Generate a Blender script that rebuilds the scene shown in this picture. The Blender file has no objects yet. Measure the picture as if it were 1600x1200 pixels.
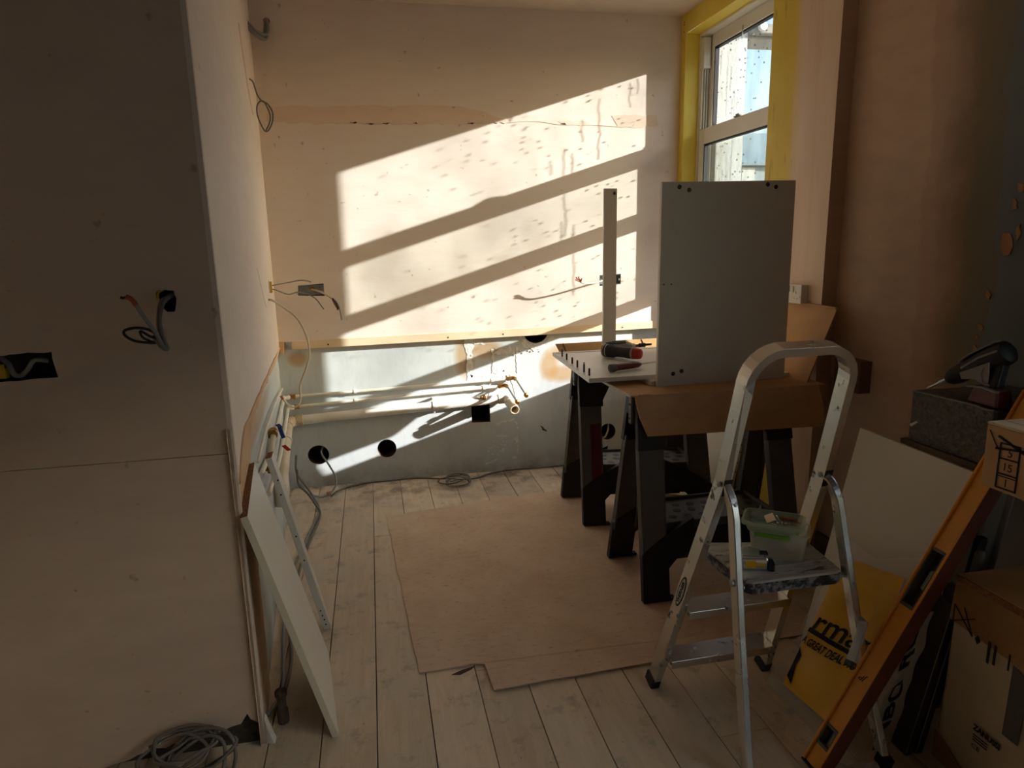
import bpy, bmesh, math, random
from mathutils import Vector as V, Matrix, geometry, noise
random.seed(7)
S = bpy.context.scene
COL = S.collection
rad = math.radians

# ------------------------------------------------------------------ camera
YAW, PITCH, ROLL = .20158, .2060, -.02086
fw = V((math.sin(YAW)*math.cos(PITCH), math.cos(YAW)*math.cos(PITCH), -math.sin(PITCH)))
r0 = V((math.cos(YAW), -math.sin(YAW), 0)); u0 = r0.cross(fw)
rr = r0*math.cos(ROLL)+u0*math.sin(ROLL); uu = -r0*math.sin(ROLL)+u0*math.cos(ROLL)
cd = bpy.data.cameras.new('camera'); cam = bpy.data.objects.new('camera', cd); COL.objects.link(cam)
cd.sensor_width = 36; cd.lens = 1048.4/1600*36; cd.clip_start = .05; cd.clip_end = 600
m3 = Matrix((rr, uu, -fw)).transposed(); cam.matrix_world = Matrix.Translation((0, 0, 1.335)) @ m3.to_4x4()
S.camera = cam
# ------------------------------------------------------------------ light
SUN_TRAVEL = V((-2.5, 1, -.774)).normalized()
W = bpy.data.worlds.new('sky'); S.world = W; W.use_nodes = True
nt = W.node_tree; nt.nodes.clear()
sky = nt.nodes.new('ShaderNodeTexSky'); sky.sky_type = 'NISHITA'; sky.sun_disc = False
sky.sun_elevation = rad(16); sky.sun_rotation = math.atan2(2.5, -1); sky.air_density = 1; sky.dust_density = 2.2; sky.ozone_density = 1
bg = nt.nodes.new('ShaderNodeBackground'); bg.inputs[1].default_value = .325
wo = nt.nodes.new('ShaderNodeOutputWorld'); nt.links.new(sky.outputs[0], bg.inputs[0]); nt.links.new(bg.outputs[0], wo.inputs[0])
sl = bpy.data.lights.new('sun', 'SUN'); sl.energy = 8.1; sl.angle = rad(.55); sl.color = (1, .98, .955)
so = bpy.data.objects.new('sun', sl); COL.objects.link(so); so.location = (6, 0, 5)
so.rotation_euler = SUN_TRAVEL.to_track_quat('-Z', 'Y').to_euler()
vs = S.view_settings; vs.view_transform = 'Standard'; vs.look = 'None'; vs.gamma = 1; vs.use_curve_mapping = False; vs.exposure = .68
S.cycles.max_bounces = 16; S.cycles.diffuse_bounces = 12; S.cycles.transparent_max_bounces = 16

# ------------------------------------------------------------------ helpers
LOC = {}
def link(o, parent=None, loc=None):
    COL.objects.link(o)
    if parent:
        o.parent = parent; LOC[o.name] = LOC[parent.name].copy()
    else:
        o.location = loc if loc is not None else (0, 0, 0); LOC[o.name] = V(o.location)
    return o
def tag(o, label=None, cat=None, group=None, kind=None):
    if label: o['label'] = label
    if cat: o['category'] = cat
    if group: o['group'] = group
    if kind: o['kind'] = kind
    return o
def thing(name, label, cat, loc, group=None):
    o = bpy.data.objects.new(name, None); o.empty_display_size = .05
    link(o, None, V(loc)); return tag(o, label, cat, group)
def nb(): return bmesh.new()
def obj(name, bm, mat, parent=None, bev=0, smooth=False, loc=None, label=None, kind=None, seg=2, recalc=True):
    off = LOC[parent.name] if parent else (V(loc) if loc is not None else V((0, 0, 0)))
    if recalc: bmesh.ops.recalc_face_normals(bm, faces=bm.faces[:])
    if off.length: bmesh.ops.translate(bm, vec=-off, verts=bm.verts[:])
    me = bpy.data.meshes.new(name); bm.to_mesh(me); bm.free()
    for m in (mat if isinstance(mat, (list, tuple)) else [mat]): me.materials.append(m)
    if smooth: me.polygons.foreach_set('use_smooth', [True]*len(me.polygons))
    o = bpy.data.objects.new(name, me); link(o, parent, off)
    if smooth and smooth != 'all':
        md = o.modifiers.new('split', 'EDGE_SPLIT'); md.split_angle = rad(40)
    if bev:
        md = o.modifiers.new('bevel', 'BEVEL'); md.width = bev; md.segments = seg; md.limit_method = 'ANGLE'; md.angle_limit = rad(35)
    if label: o['label'] = label
    if kind: o['kind'] = kind
    return o
def box(bm, x0, x1, y0, y1, z0, z1, mi=0):
    v = [bm.verts.new((x, y, z)) for x in (x0, x1) for y in (y0, y1) for z in (z0, z1)]
    for f in ((0, 1, 3, 2), (4, 6, 7, 5), (0, 4, 5, 1), (2, 3, 7, 6), (0, 2, 6, 4), (1, 5, 7, 3)):
        bm.faces.new([v[i] for i in f]).material_index = mi
    return v
def hexa(bm, a, b, mi=0):       # two quads of four points each, joined
    va = [bm.verts.new(p) for p in a]; vb = [bm.verts.new(p) for p in b]; n = len(va)
    bm.faces.new(va[::-1]).material_index = mi; bm.faces.new(vb).material_index = mi
    for i in range(n):
        j = (i+1) % n; bm.faces.new((va[i], va[j], vb[j], vb[i])).material_index = mi
def prism(bm, pts, ext, mi=0):
    e = V(ext); hexa(bm, [V(p) for p in pts], [V(p)+e for p in pts], mi)
def obox(bm, c, ax, ay, az, sx, sy, sz, mi=0):
    c = V(c); ax = V(ax).normalized()*sx/2; ay = V(ay).normalized()*sy/2; az = V(az).normalized()*sz/2
    prism(bm, [c-ax-ay-az, c+ax-ay-az, c+ax+ay-az, c-ax+ay-az], az*2, mi)
def cat(pts, k=6, closed=False):
    P = [V(p) for p in pts]; n = len(P); out = []
    rng = range(n if closed else n-1)
    for i in rng:
        if closed: a, b, c, d = P[i-1], P[i], P[(i+1) % n], P[(i+2) % n]
        else: a = P[i-1] if i else P[0]*2-P[1]; b = P[i]; c = P[i+1]; d = P[i+2] if i+2 < n else P[-1]*2-P[-2]
        for j in range(k):
            t = j/k
            out.append(.5*((2*b)+(c-a)*t+(2*a-5*b+4*c-d)*t*t+(-a+3*b-3*c+d)*t**3))
    if not closed: out.append(P[-1])
    return out
def frames(P, closed=False):
    n = len(P); T = []
    for i in range(n):
        a = P[i-1] if (i or closed) else P[0]; b = P[(i+1) % n] if (i+1 < n or closed) else P[-1]
        t = (b-a); T.append(t.normalized() if t.length > 1e-9 else V((0, 0, 1)))
    up = V((0, 0, 1)) if abs(T[0].z) < .9 else V((1, 0, 0))
    N = [(up-T[0]*up.dot(T[0])).normalized()]
    for i in range(1, n):
        q = N[-1]-T[i]*N[-1].dot(T[i]); N.append(q.normalized() if q.length > 1e-6 else N[-1])
    return T, N
def tube(bm, pts, r, n=8, k=0, closed=False, mi=0, flat=1):
    P = cat(pts, k, closed) if k else [V(p) for p in pts]
    T, N = frames(P, closed); rings = []
    for i, p in enumerate(P):
        b = T[i].cross(N[i]); R = r[min(i, len(r)-1)] if isinstance(r, (list, tuple)) else r
        rings.append([bm.verts.new(p+(N[i]*math.cos(2*math.pi*q/n)*R*flat+b*math.sin(2*math.pi*q/n)*R)) for q in range(n)])
    m = len(rings)
    for i in range(m if closed else m-1):
        A, B = rings[i], rings[(i+1) % m]
        for q in range(n): bm.faces.new((A[q], A[(q+1) % n], B[(q+1) % n], B[q])).material_index = mi
    if not closed:
        bm.faces.new(rings[0][::-1]).material_index = mi; bm.faces.new(rings[-1]).material_index = mi
def strip(bm, pts, nrm, w, d, closed=False, mi=0):   # rectangular tube: w across in the path's plane, d along nrm
    P = [V(p) for p in pts]; nrm = V(nrm).normalized(); m = len(P); rings = []
    for i in range(m):
        a = P[i-1] if (i or closed) else P[0]; b = P[(i+1) % m] if (i+1 < m or closed) else P[-1]
        t = (b-a).normalized(); s = t.cross(nrm).normalized()
        q = nrm-t*nrm.dot(t); q.normalize()
        rings.append([bm.verts.new(P[i]+s*x*w/2+q*y*d/2) for x, y in ((-1, -1), (1, -1), (1, 1), (-1, 1))])
    for i in range(m if closed else m-1):
        A, B = rings[i], rings[(i+1) % m]
        for q in range(4): bm.faces.new((A[q], A[(q+1) % 4], B[(q+1) % 4], B[q])).material_index = mi
    if not closed: bm.faces.new(rings[0][::-1]).material_index = mi; bm.faces.new(rings[-1]).material_index = mi
def lathe(bm, c, axis, prof, n=16, mi=0):            # prof: (radius, distance along axis)
    c = V(c); a = V(axis).normalized(); u = a.orthogonal().normalized(); w = a.cross(u); R = []
    for r, t in prof:
        R.append([bm.verts.new(c+a*t+(u*math.cos(2*math.pi*i/n)+w*math.sin(2*math.pi*i/n))*max(r, 1e-4)) for i in range(n)])
    for A, B in zip(R, R[1:]):
        for i in range(n): bm.faces.new((A[i], A[(i+1) % n], B[(i+1) % n], B[i])).material_index = mi
    bm.faces.new(R[0][::-1]).material_index = mi; bm.faces.new(R[-1]).material_index = mi
def circle(cx, cy, r, n=28, ry=None, jit=0):
    return [(cx+math.cos(2*math.pi*i/n)*r*(1+random.uniform(-jit, jit)), cy+math.sin(2*math.pi*i/n)*(ry or r)*(1+random.uniform(-jit, jit))) for i in range(n)]
def rough_line(pts, step=.01, amp=.004):
    out = []
    for (a, b), (c, d) in zip(pts, pts[1:]):
        L = math.hypot(c-a, d-b); k = max(1, int(L/step))
        for i in range(k):
            t = i/k; out.append((a+(c-a)*t+random.uniform(-amp, amp)*(i > 0), b+(d-b)*t+random.uniform(-amp, amp)*(i > 0)))
    out.append(pts[-1]); return out
def panel(bm, org, U, Z, N, outer, holes=(), depth=.1, edge=0, back=1):   # wall face with real holes; N points away from the room
    org, U, Z, N = V(org), V(U).normalized(), V(Z).normalized(), V(N).normalized()
    loops = [[V((x, y, 0)) for x, y in outer]]+[[V((x, y, 0)) for x, y in h] for h in holes]
    tri = geometry.tessellate_polygon(loops); flat = [p for l in loops for p in l]
    w = lambda p, d=0: org+U*p.x+Z*p.y+N*d
    vs_ = [bm.verts.new(w(p)) for p in flat]
    for t in tri:
        try:
            f = bm.faces.new([vs_[i] for i in t]); f.normal_update()
            if f.normal.dot(N) > 0: f.normal_flip()
        except ValueError: pass
    i0 = len(loops[0])
    def side(idx, pts, dep, mi, cap):
        bk = [bm.verts.new(w(p, dep)) for p in pts]; n = len(pts)
        for i in range(n):
            j = (i+1) % n; bm.faces.new((vs_[idx+i], vs_[idx+j], bk[j], bk[i])).material_index = mi
        if cap:
            for t in geometry.tessellate_polygon([pts]):
                try: bm.faces.new([bk[i] for i in t]).material_index = 1
                except ValueError: pass
    if edge: side(0, loops[0], edge, 0, False)
    for l in loops[1:]:
        side(i0, l, depth, back, True); i0 += len(l)
def text_mesh(body, size, org, ux, uy, spacing=1, bold=0, shear=0, width=None):
    cu = bpy.data.curves.new('lettering', 'FONT'); cu.body = body; cu.size = size; cu.offset = bold; cu.shear = shear; cu.space_character = spacing; cu.extrude = .0003
    o = bpy.data.objects.new('lettering', cu); COL.objects.link(o); dg = bpy.context.evaluated_depsgraph_get()
    me = bpy.data.meshes.new_from_object(o.evaluated_get(dg)); bpy.data.objects.remove(o); bpy.data.curves.remove(cu)
    bm = nb(); bm.from_mesh(me); bpy.data.meshes.remove(me)
    org, ux, uy = V(org), V(ux).normalized(), V(uy).normalized(); n = ux.cross(uy)
    xs = [v.co.x for v in bm.verts]; k = (width/(max(xs)-min(xs))) if width else 1
    for v in bm.verts: v.co = org+ux*v.co.x*k+uy*v.co.y+n*v.co.z
    return bm

# ------------------------------------------------------------------ materials
def lin(c): return tuple((x/12.92 if x <= .04045 else ((x+.055)/1.055)**2.4) for x in c)+(1,)
def hexc(h): return lin(tuple(int(h[i:i+2], 16)/255 for i in (0, 2, 4)))
class NT:
    def __init__(s, name):
        s.m = bpy.data.materials.new(name); s.m.use_nodes = True; s.t = s.m.node_tree
        s.b = s.t.nodes['Principled BSDF']; s.out = s.t.nodes['Material Output']
        s.tc = s.t.nodes.new('ShaderNodeTexCoord')
    def n(s, typ, **kw):
        x = s.t.nodes.new('ShaderNode'+typ)
        for k, v in kw.items():
            if k.startswith('i_'):
                key = k[2:]; x.inputs[int(key) if key.isdigit() else key].default_value = v
            else: setattr(x, k, v)
        return x
    def l(s, a, b): s.t.links.new(a, b)
    def map(s, scale=(1, 1, 1), loc=(0, 0, 0), rot=(0, 0, 0), src='Object'):
        mp = s.n('Mapping'); mp.inputs['Scale'].default_value = scale; mp.inputs['Location'].default_value = loc; mp.inputs['Rotation'].default_value = rot
        s.l(s.tc.outputs[src], mp.inputs[0]); return mp.outputs[0]
    def noise(s, vec, scale, detail=4, rough=.55, dist=0):
        x = s.n('TexNoise'); x.inputs['Scale'].default_value = scale; x.inputs['Detail'].default_value = detail; x.inputs['Roughness'].default_value = rough; x.inputs['Distortion'].default_value = dist
        s.l(vec, x.inputs['Vector']); return x.outputs['Fac']
    def ramp(s, fac, stops):
        x = s.n('ValToRGB'); e = x.color_ramp.elements
        while len(e) > 1: e.remove(e[-1])
        e[0].position = stops[0][0]; e[0].color = stops[0][1] if isinstance(stops[0][1], tuple) else (stops[0][1],)*3+(1,)
        for p, c in stops[1:]:
            q = e.new(p); q.color = c if isinstance(c, tuple) else (c, c, c, 1)
        s.l(fac, x.inputs[0]); return x.outputs[0]
    def mix(s, fac, a, b, blend='MIX'):
        x = s.n('Mix', data_type='RGBA', blend_type=blend)
        for sock, v in ((x.inputs[0], fac), (x.inputs[6], a), (x.inputs[7], b)):
            if hasattr(v, 'is_output'): s.l(v, sock)
            else: sock.default_value = v
        return x.outputs[2]
    def math(s, op, a, b=0, clamp=False):
        x = s.n('Math', operation=op, use_clamp=clamp)
        for sock, v in ((x.inputs[0], a), (x.inputs[1], b)):
            if hasattr(v, 'is_output'): s.l(v, sock)
            else: sock.default_value = v
        return x.outputs[0]
    def sep(s, src='Object'):
        x = s.n('SeparateXYZ'); s.l(s.tc.outputs[src], x.inputs[0]); return x.outputs
    def bump(s, h, strength=.2, dist=.01):
        x = s.n('Bump'); x.inputs['Strength'].default_value = strength; x.inputs['Distance'].default_value = dist
        s.l(h, x.inputs['Height']); s.l(x.outputs[0], s.b.inputs['Normal'])
    def col(s, c):
        if hasattr(c, 'is_output'): s.l(c, s.b.inputs['Base Color'])
        else: s.b.inputs['Base Color'].default_value = c
    def rough(s, v): s.b.inputs['Roughness'].default_value = v
def pm(name, a, b=None, scale=6, rough=.6, bump=.1, bscale=None, stretch=(1, 1, 1), metal=0, detail=5, bdist=.003, spec=.5):
    t = NT(name); a = hexc(a); b = hexc(b) if b else a; vec = t.map(stretch)
    f = t.ramp(t.noise(vec, scale, detail), [(.3, 0.0), (.7, 1.0)])
    t.col(t.mix(f, a, b)); t.rough(rough); t.b.inputs['Metallic'].default_value = metal; t.b.inputs['Specular IOR Level'].default_value = spec
    if bump: t.bump(t.noise(vec, bscale or scale*8, 3), bump, bdist)
    return t.m

def plaster(name, a, b, c, src='Object'):
    t = NT(name); vec = t.map()
    big = t.ramp(t.noise(vec, 1.3, 5, .6), [(.3, 0.0), (.7, 1.0)]); sm = t.ramp(t.noise(t.map((1, 1, 3.5)), 5, 6, .65), [(.35, 0.0), (.75, 1.0)])
    k = t.mix(big, hexc(a), hexc(b)); k = t.mix(t.math('MULTIPLY', sm, .55), k, hexc(c))
    spots = t.ramp(t.noise(vec, 26, 2, .5), [(.72, 0.0), (.78, .5)])
    k = t.mix(spots, k, hexc('8f6f57')); t.col(k); t.rough(.62); t.b.inputs['Specular IOR Level'].default_value = .3
    t.bump(t.noise(t.map((1, 1, 4)), 9, 6, .6), .18, .006); return t.m
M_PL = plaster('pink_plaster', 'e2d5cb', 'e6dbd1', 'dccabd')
M_PLN = plaster('pink_plaster_shade_tone', 'cfbcac', 'd6c4b4', 'c4b09f')  # darker copy of the pink plaster, shade put into the colour
M_PATCH = plaster('filler_band', 'dfc9b6', 'e4d1c0', 'd2b59d')
M_CEIL = plaster('ceiling_plaster', 'd6c4b2', 'dccbb8', 'cdb8a4')
M_DARKHOLE = pm('cavity_masonry', '3a2b22', '5a4030', 9, .9, .4)
M_EDGE = pm('cut_plaster_edge', 'd6b692', 'c9a27c', 9, .85, .2)
def grey_wall():
    t = NT('grey_painted_lower_wall'); vec = t.map(); x, y, z = t.sep()
    k = t.mix(t.ramp(t.noise(vec, 2.2, 6, .6), [(.3, 0.0), (.7, 1.0)]), hexc('bcc2c3'), hexc('cbd0cf'))
    k = t.mix(t.ramp(t.noise(t.map((1, 1, .35)), 14, 5, .7), [(.5, 0.0), (.8, .5)]), k, hexc('a3a9aa'))
    n = t.math('MULTIPLY', t.math('SUBTRACT', t.noise(t.map((1, 1, .5)), 7, 4), .5), .5)
    def blob(cx, cz, rx, rz):
        a = t.math('POWER', t.math('DIVIDE', t.math('SUBTRACT', x, cx), rx), 2); b = t.math('POWER', t.math('DIVIDE', t.math('SUBTRACT', z, cz), rz), 2)
        return t.ramp(t.math('ADD', t.math('ADD', a, b), n), [(.2, 1.0), (1.0, 0.0)])
    for cx, cz, rx, rz in ((.50, .71, .07, .16), (1.10, .70, .14, .06), (1.09, .57, .13, .06), (.62, .74, .12, .06), (1.0, .62, .07, .1), (-.42, .74, .06, .05)):
        k = t.mix(t.math('MULTIPLY', blob(cx, cz, rx, rz), .75), k, hexc('b08a52'))
    dirt = t.math('MULTIPLY', t.ramp(z, [(.0, 1.0), (.12, 0.0)]), t.ramp(t.noise(vec, 8, 5), [(.35, 0.0), (.65, 1.0)]))
    k = t.mix(t.math('MULTIPLY', dirt, .7), k, hexc('6e5a48'))
    t.col(k); t.rough(.5); t.bump(t.noise(vec, 18, 5), .2, .004); return t.m
M_GREY = grey_wall()
M_CHIP = pm('bare_white_plaster', 'e4e2dc', 'c9c6bf', 40, .9, .7, 60, bdist=.006)
def right_wall():
    t = NT('old_right_wall'); vec = t.map(); x, y, z = t.sep()
    k = t.mix(t.ramp(t.noise(vec, 1.6, 5), [(.3, 0.0), (.7, 1.0)]), hexc('c2a48b'), hexc('d0b49b'))
    k = t.mix(t.math('MULTIPLY', t.ramp(t.noise(t.map((1, 1, 3)), 6, 6), [(.4, 0.0), (.7, 1.0)]), .4), k, hexc('b08f80'))
    nz = t.math('MULTIPLY', t.math('SUBTRACT', t.noise(t.map((1, 1, .8)), 4, 6, .6), .5), .22)
    e = t.math('ADD', t.math('ADD', y, nz), t.math('MULTIPLY', t.math('SUBTRACT', z, 1.3), -.03))
    pinkb = t.ramp(e, [(.0, 0.0), (.001, 0.0)])
    def band(lo, hi, soft=.01): # 1 where e below hi
        mr = t.n('MapRange'); t.l(e, mr.inputs[0]); mr.inputs[1].default_value = hi-soft; mr.inputs[2].default_value = hi+soft; mr.inputs[3].default_value = 1; mr.inputs[4].default_value = 0
        return mr.outputs[0]
    k = t.mix(t.math('MULTIPLY', band(0, 2.0, .012), .45), k, hexc('b08a78'))
    tan = t.mix(t.ramp(t.noise(t.map((1, 1, .25)), 9, 5), [(.35, 0.0), (.65, 1.0)]), hexc('8c7453'), hexc('756850'))
    k = t.mix(band(0, 1.885, .07), k, tan)
    k = t.mix(band(0, 1.80, .06), k, hexc('76705f'))
    k = t.mix(band(0, 1.712, .004), k, hexc('6d7577'))
    t.col(k); t.rough(.75); t.bump(t.noise(vec, 14, 6), .25, .006); return t.m
M_RW = right_wall()
def window_wall():
    t = NT('window_wall_primer'); vec = t.map(); x, y, z = t.sep()
    k = t.mix(t.ramp(t.noise(t.map((1, 1, .4)), 4, 5), [(.3, 0.0), (.7, 1.0)]), hexc('e6d0ba'), hexc('dcc0a6'))
    k = t.mix(t.math('MULTIPLY', t.ramp(t.noise(t.map((1, 1, .12)), 9, 5), [(.5, 0.0), (.7, 1.0)]), .5), k, hexc('cfa57e'))
    e = t.math('ADD', y, t.math('MULTIPLY', t.math('SUBTRACT', t.noise(t.map((1, 1, .15)), 12, 4), .5), .05))
    mr = t.n('MapRange'); t.l(e, mr.inputs[0]); mr.inputs[1].default_value = 2.62; mr.inputs[2].default_value = 2.69
    yl = t.mix(t.ramp(t.noise(vec, 5, 5), [(.3, 0.0), (.7, 1.0)]), hexc('e8cf52'), hexc('dabd44'))
    yl = t.mix(t.math('MULTIPLY', t.ramp(t.noise(t.map((1, 1, .2)), 40, 4), [(.62, 0.0), (.7, 1.0)]), .5), yl, hexc('a88f3a'))
    t.col(t.mix(mr.outputs[0], k, yl)); t.rough(.55); t.bump(t.noise(vec, 15, 5), .2, .005); return t.m
M_WW = window_wall()
M_YEL = pm('yellow_primer', 'ead356', 'e0c74a', 5, .5, .15)
def board_mat():
    t = NT('old_floorboard'); oi = t.n('ObjectInfo'); vec0 = t.n('VectorMath', operation='ADD'); t.l(t.tc.outputs['Object'], vec0.inputs[0])
    cx = t.n('CombineXYZ'); r = t.math('MULTIPLY', oi.outputs['Random'], 40); t.l(r, cx.inputs[0]); t.l(r, cx.inputs[1]); t.l(cx.outputs[0], vec0.inputs[1])
    mp = t.n('Mapping'); mp.inputs['Scale'].default_value = (1, .12, 1); t.l(vec0.outputs[0], mp.inputs[0])
    g = t.ramp(t.noise(mp.outputs[0], 40, 6, .6, .6), [(.35, 0.0), (.7, 1.0)])
    k = t.mix(g, hexc('e0cfb6'), hexc('d2bda1'))
    geo = t.n('NewGeometry'); gx = t.n('Mapping'); t.l(geo.outputs['Position'], gx.inputs[0])
    dust = t.ramp(t.noise(gx.outputs[0], 5, 7, .65), [(.4, 0.0), (.62, 1.0)])
    k = t.mix(t.math('MULTIPLY', dust, .55), k, hexc('d0c8b8'))
    st = t.ramp(t.noise(gx.outputs[0], 11, 6, .7), [(.55, 0.0), (.68, 1.0)])
    k = t.mix(t.math('MULTIPLY', st, .55), k, hexc('8f887c'))
    sp = t.ramp(t.noise(gx.outputs[0], 55, 3, .6), [(.68, 0.0), (.74, 1.0)]); k = t.mix(t.math('MULTIPLY', sp, .5), k, hexc('d9d0c2'))
    dk = t.ramp(t.noise(gx.outputs[0], 85, 2, .5), [(.73, 0.0), (.77, 1.0)]); k = t.mix(t.math('MULTIPLY', dk, .7), k, hexc('4a3a2c'))
    sx = t.n('SeparateXYZ'); t.l(geo.outputs['Position'], sx.inputs[0])
    mr = t.n('MapRange'); t.l(sx.outputs[1], mr.inputs[0]); mr.inputs[1].default_value = 3.25; mr.inputs[2].default_value = 3.7
    dirt = t.math('MULTIPLY', mr.outputs[0], t.ramp(t.noise(gx.outputs[0], 6, 6, .65), [(.48, 0.0), (.62, 1.0)])); k = t.mix(t.math('MULTIPLY', dirt, .75), k, hexc('6b5744'))
    crumb = t.math('MULTIPLY', mr.outputs[0], t.ramp(t.noise(gx.outputs[0], 24, 4, .6), [(.60, 0.0), (.66, 1.0)])); k = t.mix(t.math('MULTIPLY', crumb, .8), k, hexc('d6d2c8'))
    hue = t.n('HueSaturation'); t.l(k, hue.inputs['Color']); t.l(t.math('ADD', t.math('MULTIPLY', oi.outputs['Random'], .2), .9), hue.inputs['Value'])
    t.col(hue.outputs[0]); t.rough(.7); t.b.inputs['Specular IOR Level'].default_value = .3; t.bump(t.noise(mp.outputs[0], 60, 4), .25, .003); return t.m
M_BOARD = board_mat()
def hardboard():
    t = NT('dusty_hardboard'); vec = t.map()
    k = t.mix(t.ramp(t.noise(vec, 4, 6, .6), [(.3, 0.0), (.7, 1.0)]), hexc('dfc8b0'), hexc('c9ab93'))
    k = t.mix(t.math('MULTIPLY', t.ramp(t.noise(t.map((1, 2.4, 1)), 16, 6, .7), [(.45, 0.0), (.7, 1.0)]), .6), k, hexc('dcc9b0'))
    k = t.mix(t.math('MULTIPLY', t.ramp(t.noise(t.map((1, 2.5, 1)), 30, 5, .7), [(.58, 0.0), (.68, 1.0)]), .6), k, hexc('9c7a66'))
    k = t.mix(t.math('MULTIPLY', t.ramp(t.noise(vec, 90, 3), [(.68, 0.0), (.75, 1.0)]), .5), k, hexc('d2c2b0'))
    t.col(k); t.rough(.8); t.b.inputs['Specular IOR Level'].default_value = .2; t.bump(t.noise(vec, 60, 4), .12, .002); return t.m
M_HARD = hardboard()
M_MEL = pm('white_melamine', 'd9d5cb', 'd3cfc5', 3, .38, .02)
M_MELE = pm('white_edging', 'd6d2c2', 'cdc8b6', 3, .45, .02)
M_CHIPB = pm('raw_chipboard', '9a6f47', '6f4a2c', 120, .9, .5)
M_CARD = pm('cardboard', 'd2a97c', 'c99e70', 8, .85, .12, stretch=(1, 1, 1))
M_CARD2 = pm('cardboard_dull', 'cea67a', 'c0986c', 7, .85, .12)
M_CORR = pm('cardboard_fluted', 'c29a66', 'a07846', 60, .85, .3, stretch=(8, 1, 1))
M_TIMB = pm('pale_timber', 'e4d0b2', 'd8bf9a', 18, .7, .2, stretch=(.2, 1, 1))
M_OLDT = pm('old_rough_timber', '6e6152', '4b4038', 26, .9, .5, stretch=(1, .15, 1))
M_ALU = pm('worn_aluminium', 'c6c8ca', 'b2b5b8', 14, .34, .06, metal=.7)
def ladder_alu():
    t = NT('stained_aluminium'); vec = t.map()
    st = t.ramp(t.noise(vec, 22, 5, .65), [(.62, 0.0), (.68, 1.0)]); k = t.mix(t.ramp(t.noise(vec, 7, 4), [(.3, 0.0), (.7, 1.0)]), hexc('dededa'), hexc('cfcfcc'))
    t.col(t.mix(st, k, hexc('5f5348'))); t.l(t.math('SUBTRACT', .9, t.math('MULTIPLY', st, .8)), t.b.inputs['Metallic'])
    t.l(t.math('ADD', .27, t.math('MULTIPLY', st, .4)), t.b.inputs['Roughness']); t.bump(t.noise(vec, 60, 3), .05, .001); return t.m
M_LAD = ladder_alu()
M_BLK = pm('black_plastic', '141414', '1c1b1a', 20, .55, .1)
M_BLKG = pm('grey_black_plastic', '5e5b57', '53504c', 20, .5, .1)
M_RED = pm('dark_red_plastic', '5e1216', '4c0e12', 10, .4, .05)
M_REDB = pm('red_plastic', 'b01f22', '9a181c', 10, .35, .05)
M_WP = pm('white_upvc', 'e2dfd6', 'dad6cb', 4, .35, .02)
M_GASK = pm('black_gasket', '101010', '141414', 10, .6, 0)
M_PIPE = pm('painted_white_pipe', 'ebe7dd', 'ddd5c4', 12, .45, .15)
def pipe_old():
    t = NT('dirty_waste_pipe'); vec = t.map()
    k = t.mix(t.ramp(t.noise(vec, 9, 5), [(.35, 0.0), (.7, 1.0)]), hexc('dcd0b8'), hexc('c9b795'))
    k = t.mix(t.ramp(t.noise(vec, 26, 4), [(.66, 0.0), (.72, .8)]), k, hexc('9d6f48')); t.col(k); t.rough(.45); return t.m
M_WASTE = pipe_old()
M_BRASS = pm('brass_fitting', 'b88a48', '9a6f34', 30, .35, .1, metal=.9)
M_COPPER = pm('copper_wire', 'b4632f', '96502a', 30, .4, 0, metal=.8)
M_STEEL = pm('galvanised_steel', '8f9494', 'a9adac', 30, .45, .1, metal=.8)
M_BLUE = pm('blue_handle', '1f2f86', '1a2870', 10, .4, 0)
M_CABLE = pm('grey_cable', '8f8e8a', '7e7c78', 10, .5, .02)
M_CABLED = pm('dusty_grey_cable', '77726b', '66615a', 14, .6, .02)
M_CABLEW = pm('white_cable', 'c9bda8', 'b8aa94', 14, .5, .02)
M_OBR = pm('orange_brown_core', 'a6522d', '8f4020', 10, .5, 0)
M_YG = pm('yellow_core', 'c9a52a', 'b9951f', 10, .5, 0)
M_BLACKH = pm('black_fitting', '0c0c0c', '111111', 10, .5, 0)
M_CAM = pm('cam_fitting_steel', '5a564f', '403d38', 20, .4, 0, metal=.7)
M_DOWEL = pm('brown_dowel', '5a3526', '43261a', 30, .7, .1)
M_INK = pm('black_print', '0d0d0d', '101010', 10, .7, 0)
M_ORL = pm('orange_level_paint', 'eba22c', 'de9524', 6, .38, .05)
M_ORLD = pm('level_paint_shade_tone', '6e3318', '5e2a13', 6, .5, .05)  # level paint again for its front face, shade put into the colour
def paint_board():
    t = NT('paint_crusted_board'); v = t.map((.25, 3, 1))
    k = t.mix(t.ramp(t.noise(v, 18, 6, .7), [(.4, 0.0), (.6, 1.0)]), hexc('cfcdc6'), hexc('a5a39c'))
    k = t.mix(t.ramp(t.noise(t.map((.4, 2, 1)), 24, 6, .7), [(.58, 0.0), (.66, 1.0)]), k, hexc('544438'))
    t.col(k); t.rough(.75); t.bump(t.noise(v, 30, 5), .5, .003); return t.m
M_PBOARD = paint_board()
def dark_edge():
    t = NT('chipped_dark_edge'); v = t.map((1, 1, 1))
    k = t.mix(t.ramp(t.noise(v, 26, 5, .7), [(.46, 0.0), (.56, 1.0)]), hexc('2b2d30'), hexc('8f9296')); t.col(k); t.rough(.7); t.bump(t.noise(v, 30, 5), .5, .003); return t.m
M_DEDGE = dark_edge()
def film_block():
    t = NT('film_wrapped_grey_block'); v = t.map()
    k = t.mix(t.ramp(t.noise(v, 70, 5, .75, 1.0), [(.4, 0.0), (.68, 1.0)]), hexc('2b2823'), hexc('6f6a60')); t.col(k); t.rough(.42); t.bump(t.noise(v, 55, 5, .7, 1), .6, .004); return t.m
M_BLOCK = film_block()
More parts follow.
